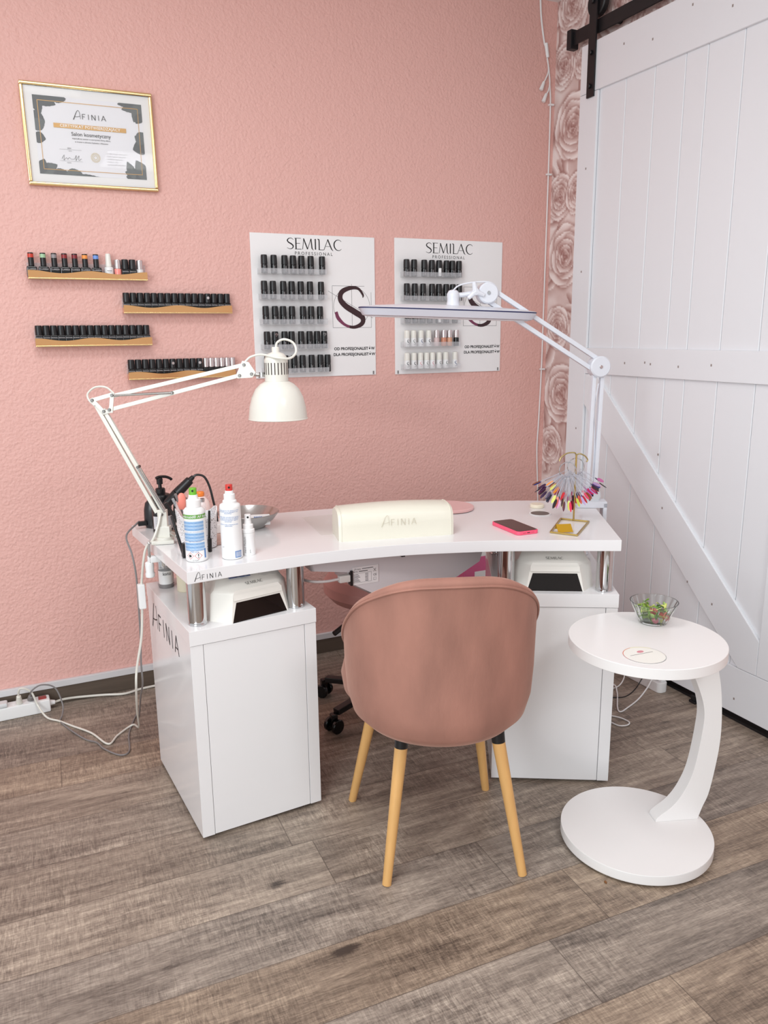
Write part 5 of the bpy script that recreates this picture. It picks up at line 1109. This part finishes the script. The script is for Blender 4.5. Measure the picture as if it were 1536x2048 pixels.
t = thing('clear_mat', 'clear flexible mat under and left of the armrest cushion', 'mat', (.86, 2.22, Z), math.radians(-6))
MB().box((-.065, -.095, .0003), (.30, .16, .0012), 0).build('mat', pmat('clear_mat_film', (240, 239, 230), .12, Alpha=.14), t)
o = MB().lathe([(.080, Z+.0014), (.083, Z+.003), (.083, Z+.010), (.080, Z+.012)], (1.300, 2.270, 0), 64).build('pink_pad', pmat('pink_silicone', (228, 182, 180), .45)); tag(o, 'round pink pad behind the right end of the cushion', 'pad')
# phone
ph = thing('smartphone', 'smartphone lying face up in a bright pink case on desk', 'phone', (1.338, 1.937, Z), math.radians(-2))
q = MB()
def rr(hw, hh, r, n=6): return [(sx_*(hw-r)+r*math.cos(a), sy2*(hh-r)+r*math.sin(a)) for sx_, sy2, a0 in ((1, 1, 0), (-1, 1, PI/2), (-1, -1, PI), (1, -1, 1.5*PI)) for a in [a0+PI/2*i/n for i in range(n+1)]]
q.prism(rr(.0375, .0765, .012), .0003, .0115, bev=.0015); q.build('case', pmat('neon_pink_silicone', (246, 92, 124), .4), ph)
q = MB(); q.prism(rr(.0345, .0735, .010), .0105, .0122, bev=.0003); q.build('screen', pmat('phone_glass', (34, 24, 26), .06), ph)
q = MB()
for x in (-.018, -.014, -.010, .010, .014, .018): q.cyl((x, -.0768, .006), (x, -.0762, .006), .0009, seg=8)
q.box((-.005, -.0768, .0048), (.005, -.0762, .0072), .0004); q.build('port', M['black'], ph)
# swatch stand
sw = thing('swatch_stand', 'gold wire stand with small gold plate on right end of desk', 'display stand', (1.5, 1.88, Z))
cs_ = [V((1.404, 1.846, Z+.003)), V((1.449, 1.780, Z+.003)), V((1.590, 1.900, Z+.003)), V((1.538, 1.972, Z+.003))]
q = MB()
for i in range(4): q.bar(cs_[i], cs_[(i+1) % 4], .005, .005, bev=.001, ext=.002)
q.build('base_frame', M['goldsat'], sw, world=True)
pb = V((1.561, 1.938, Z)); pt_ = V((1.561, 1.938, .985))
q = MB(); q.cyl(pb, pt_, .0028, seg=10); q.build('pole', M['goldsat'], sw, world=True)
q = MB(); q.tube([pt_+V((0, 0, -.001)), pt_+V((-.008, 0, .008)), pt_+V((-.028, .01, .006)), pt_+V((-.045, .016, -.006)), pt_+V((-.05, .018, -.018))], .0022, 8); q.tube([pt_, pt_+V((.010, -.004, .004)), pt_+V((.026, -.010, -.004)), pt_+V((.034, -.013, -.016)), pt_+V((.030, -.012, -.022))], .0022, 8); q.build('hanging_hooks', pmat('brass_wire', (176, 160, 110), .3, .9), sw, world=True)
q = MB(); e = (cs_[1]-cs_[0]).normalized(); f_ = (cs_[3]-cs_[0]).normalized(); pa = cs_[0]+e*.012+f_*.006+V((0, 0, .003))
# small folded gold plate
vs = [V((1.424, 1.822, Z+.004)), V((1.447, 1.789, Z+.004)), V((1.447, 1.789, Z+.004))+f_*.0+V((.0, .0, .0))]
wv = (V((1.449, 1.780, 0))-V((1.404, 1.846, 0))).normalized(); fv_ = V((wv.y, -wv.x, 0))*-1
xr = V((.80, -.42, 0)).normalized()
pO = V((1.424, 1.833, Z+.004)); rgt_ = V((.957, -.29, 0)).normalized(); bk_ = V((.29, .957, 0))
pO = V((1.417, 1.826, Z+.004))
A_ = [pO, pO+rgt_*.046, pO+rgt_*.046+bk_*.022+V((0, 0, .020)), pO+bk_*.022+V((0, 0, .020)), pO+rgt_*.046+bk_*.030+V((0, 0, .004)), pO+bk_*.030+V((0, 0, .004))]
q.add(A_, [(0, 1, 2, 3), (3, 2, 4, 5)]); q.add([p+bk_*.0012 for p in A_], [(3, 2, 1, 0), (5, 4, 2, 3)]); q.build('gold_plate', pmat('gold_plate', (214, 168, 48), .28, .55), sw, world=True, smooth=0)
# swatch ring with sample tips
tipc = [(44, 62, 150), (60, 30, 60), (92, 40, 70), (35, 32, 60), (30, 28, 44), (80, 60, 90), (38, 34, 80), (28, 24, 50), (236, 214, 220), (40, 30, 34), (244, 110, 90), (196, 110, 160), (245, 150, 50), (100, 60, 70), (220, 224, 120), (200, 210, 90), (110, 20, 40), (236, 70, 100), (200, 40, 60), (80, 160, 80), (226, 60, 70), (190, 30, 50), (240, 90, 120), (150, 90, 60), (200, 120, 190), (214, 50, 110), (176, 150, 214), (70, 56, 66), (52, 64, 140), (196, 170, 220)]
tipm = [pmat('sample_lacquer', c, .15) for c in tipc]
stick_m = pmat('clear_stick', (196, 196, 206), .08, Alpha=.24)
def swatch(cx, cy_, cz, label, fan, phase, n, length, depth, seed):
    t = thing('swatch_ring', label, 'nail swatches', (cx, cy_, cz), 0, 'rings of nail colour samples')
    R = .026; vr = V((.9067, -.4217, 0)); vn = V((.4217, .9067, 0)); rs = random.Random(seed)
    MB().tube([vr*(R*math.cos(a))+V((0, 0, R*math.sin(a))) for a in [2*PI*i/24 for i in range(24)]], .0016, 6, 2, closed=True).build('metal_ring', M['chrome'], t)
    for i in range(n):
        u = (i+.5)/n; a = math.radians(-90-fan+2*fan*u)+rs.uniform(-.03, .03); ln = length*rs.uniform(.9, 1.06)*(1-.10*abs(2*u-1)); dp = rs.uniform(-1, 1)*depth
        d_ = (vr*math.cos(a)+V((0, 0, math.sin(a)))+vn*dp*.28).normalized(); s0 = vr*(R*math.cos(a))+V((0, 0, R*math.sin(a)))+vn*dp*.02
        q = MB(); p0, p1, p2 = s0-d_*.006, s0+d_*(ln*.72), s0+d_*ln
        q.bar(p0, p1, .0030, .0012, upv=vn); st_ = q.build('swatch_stick', stick_m, t)
        side = d_.cross(vn).normalized(); q = MB(); vs = []; fs = []
        tw = side*math.cos(dp*1.2)+vn*math.sin(dp*1.2); up3 = d_.cross(tw)
        for k in range(7):
            w_ = [.0022, .0042, .0048, .0050, .0047, .0036, .0010][k]; c0 = s0+d_*(ln*(.70+.32*k/6))
            vs += [c0-tw*w_, c0-up3*.0016, c0+tw*w_, c0+up3*.0004]
            if k: b0 = 4*(k-1); fs += [(b0+j_, b0+(j_+1) % 4, b0+4+(j_+1) % 4, b0+4+j_) for j_ in range(4)]
        fs += [(3, 2, 1, 0), (24, 25, 26, 27)]; q.add(vs, fs)
        q.build('sample_tip', tipm[int((u*.98*len(tipm)+phase) % len(tipm))] if rs.random() < .8 else rs.choice(tipm), st_)
swatch(1.535, 1.945, .938, 'front ring of clear sticks with coloured nail samples on gold stand', 66, 0, 62, .096, 1.0, 5)
swatch(1.580, 1.962, .944, 'rear ring of clear nail sample sticks spreading right on gold stand', 62, 12, 40, .090, 1.0, 8)
o = MB().lathe([(.022, Z), (.024, Z+.002), (.024, Z+.010), (.022, Z+.012)], (1.578, 2.155, 0), 36).build('jar_lid', pmat('cream_lid', (238, 228, 206), .35)); tag(o, 'flat cream lid lying behind the round cable grommet', 'lid')
# ------------------------------------------------------------------ power strips and cables on the floor
def socket(q, M_, m=1):
    q.T = M_; q.lathe([(.019, .0), (.021, .0005), (.021, .0012), (.018, .0012)], seg=24, m=0); q.lathe([(.017, .0), (.017, .0010)], seg=24, m=1)
ps = thing('power_strip', 'white power strip with red switch on the floor at left wall', 'power strip', (-.10, 2.985, 0), math.radians(2))
q = MB(); q.box((-.21, -.026, .0005), (.105, .026, .050), .006); q.build('housing', M['whitepl'], ps)
q = MB()
for x in (-.115, -.06, -.002, .046): socket(q, Matrix.Translation((x, 0, .0495)))
q.T = Matrix(); q.build('socket_wells', [M['whitepl'], pmat('socket_grey', (196, 196, 196), .5)], ps)
MB().box((.066, -.012, .049), (.094, .012, .054), .002).build('rocker_switch', pmat('red_switch', (150, 30, 20), .15), ps)
MB().cyl((.104, 0, .026), (.122, 0, .024), .011, .008, seg=16, bev=.001).build('cord_grip', M['whitepl'], ps)
MB().tube([(.120, 0, .024), (.15, .018, .02), (.19, .028, .014), (.24, .024, .01), (.30, .010, .008), (.37, -.012, .006), (.44, .0, .007), (.56, .004, .008), (.78, .006, .02), (.88, .012, .02), (.95, .02, .008)], .0045, 8).build('supply_cord', M['lampw'], ps)
t = thing('adapter_plug', 'pale grey plug in the left end of the floor power strip', 'plug', (-.158, 2.975, .050))
MB().box((-.022, -.018, 0), (.022, .018, .018), .006).build('plug_body', pmat('plug_pale', (214, 216, 218), .35), t)
MB().tube([(-.01, 0, .012), (-.04, .005, .03), (-.08, .0, .02), (-.14, -.02, .006)], .003, 8).build('plug_cord', M['whitepl'], t)
ps = thing('power_strip', 'long white power strip on the floor against the sliding door', 'power strip', (2.144, 2.10, 0), math.radians(91))
q = MB(); q.T = Matrix(); q.prism(rr(.225, .0235, .018), 0, .040, bev=.003); q.v = [v+V((.205, 0, .0005)) for v in q.v]; q.build('housing', M['whitepl'], ps)
q = MB()
for x in (.07, .13, .19, .25, .31): 
    for (dx, dy_) in ((-.014, -.010), (.014, .010), (0, 0)): q.T = Matrix.Translation((x+dx, dy_, .0402)); q.lathe([(.0022, 0), (.0022, .0006)], seg=10)
q.T = Matrix(); q.build('socket_holes', M['greypl'], ps)
t = thing('black_plug', 'black plug in near end of the right power strip', 'plug', (2.145, 2.118, .0406))
MB().box((-.008, -.006, 0), (.008, .006, .022), .002).build('plug_body', M['black'], t)
MB().tube([V(p)-V((2.145, 2.118, .0406)) for p in [(2.145, 2.118, .060), (2.146, 2.120, .078), (2.135, 2.132, .083), (2.10, 2.14, .06), (2.05, 2.13, .018), (1.99, 2.115, .005), (1.94, 2.13, .004), (1.88, 2.18, .004), (1.84, 2.26, .004)]], .0022, 8).build('plug_cord', M['black'], t)
t = thing('white_plug', 'white charger plug at near end of the right power strip', 'plug', (2.148, 2.098, .0406))
MB().box((-.010, -.008, 0), (.010, .008, .015), .002).build('plug_body', M['whitepl'], t)
MB().tube([V(p)-V((2.148, 2.098, .0406)) for p in [(2.140, 2.098, .053), (2.11, 2.105, .058), (2.075, 2.096, .03), (2.014, 2.075, .006), (1.935, 2.043, .004), (1.886, 2.028, .004), (1.90, 2.06, .004), (1.985, 2.16, .005), (1.99, 2.20, .02), (1.90, 2.28, .006), (1.84, 2.30, .004)]], .0026, 8).build('plug_cord', M['whitepl'], t)
t = thing('charging_cable', 'white cord curling on the floor behind the right cabinet', 'cord', (1.95, 2.25, 0))
MB().tube([(2.14, 2.30, .045), (2.11, 2.26, .05), (2.06, 2.21, .02), (2.00, 2.19, .005), (1.93, 2.22, .004), (1.86, 2.30, .004), (1.80, 2.33, .004)], .0024, 8).build('cable_run', M['whitepl'], t, world=True)
tag(MB().tube([(1.835, 2.02, .004), (1.855, 1.99, .004), (1.86, 1.955, .004), (1.84, 1.94, .004), (1.81, 1.95, .004), (1.80, 1.99, .004)], .0024, 8).build('looped_cable', M['whitepl']), 'small loop of white cord beside the right cabinet foot', 'cord')
o = MB().lathe([(.001, 0), (.003, .001), (.0028, .004), (.001, .006)], (1.227, 1.335, 0.0), 8, sy=1.6).build('crumb', pmat('brown_crumb', (120, 78, 40), .6)); tag(o, 'tiny brown crumb on the floor near side table base', 'crumb')
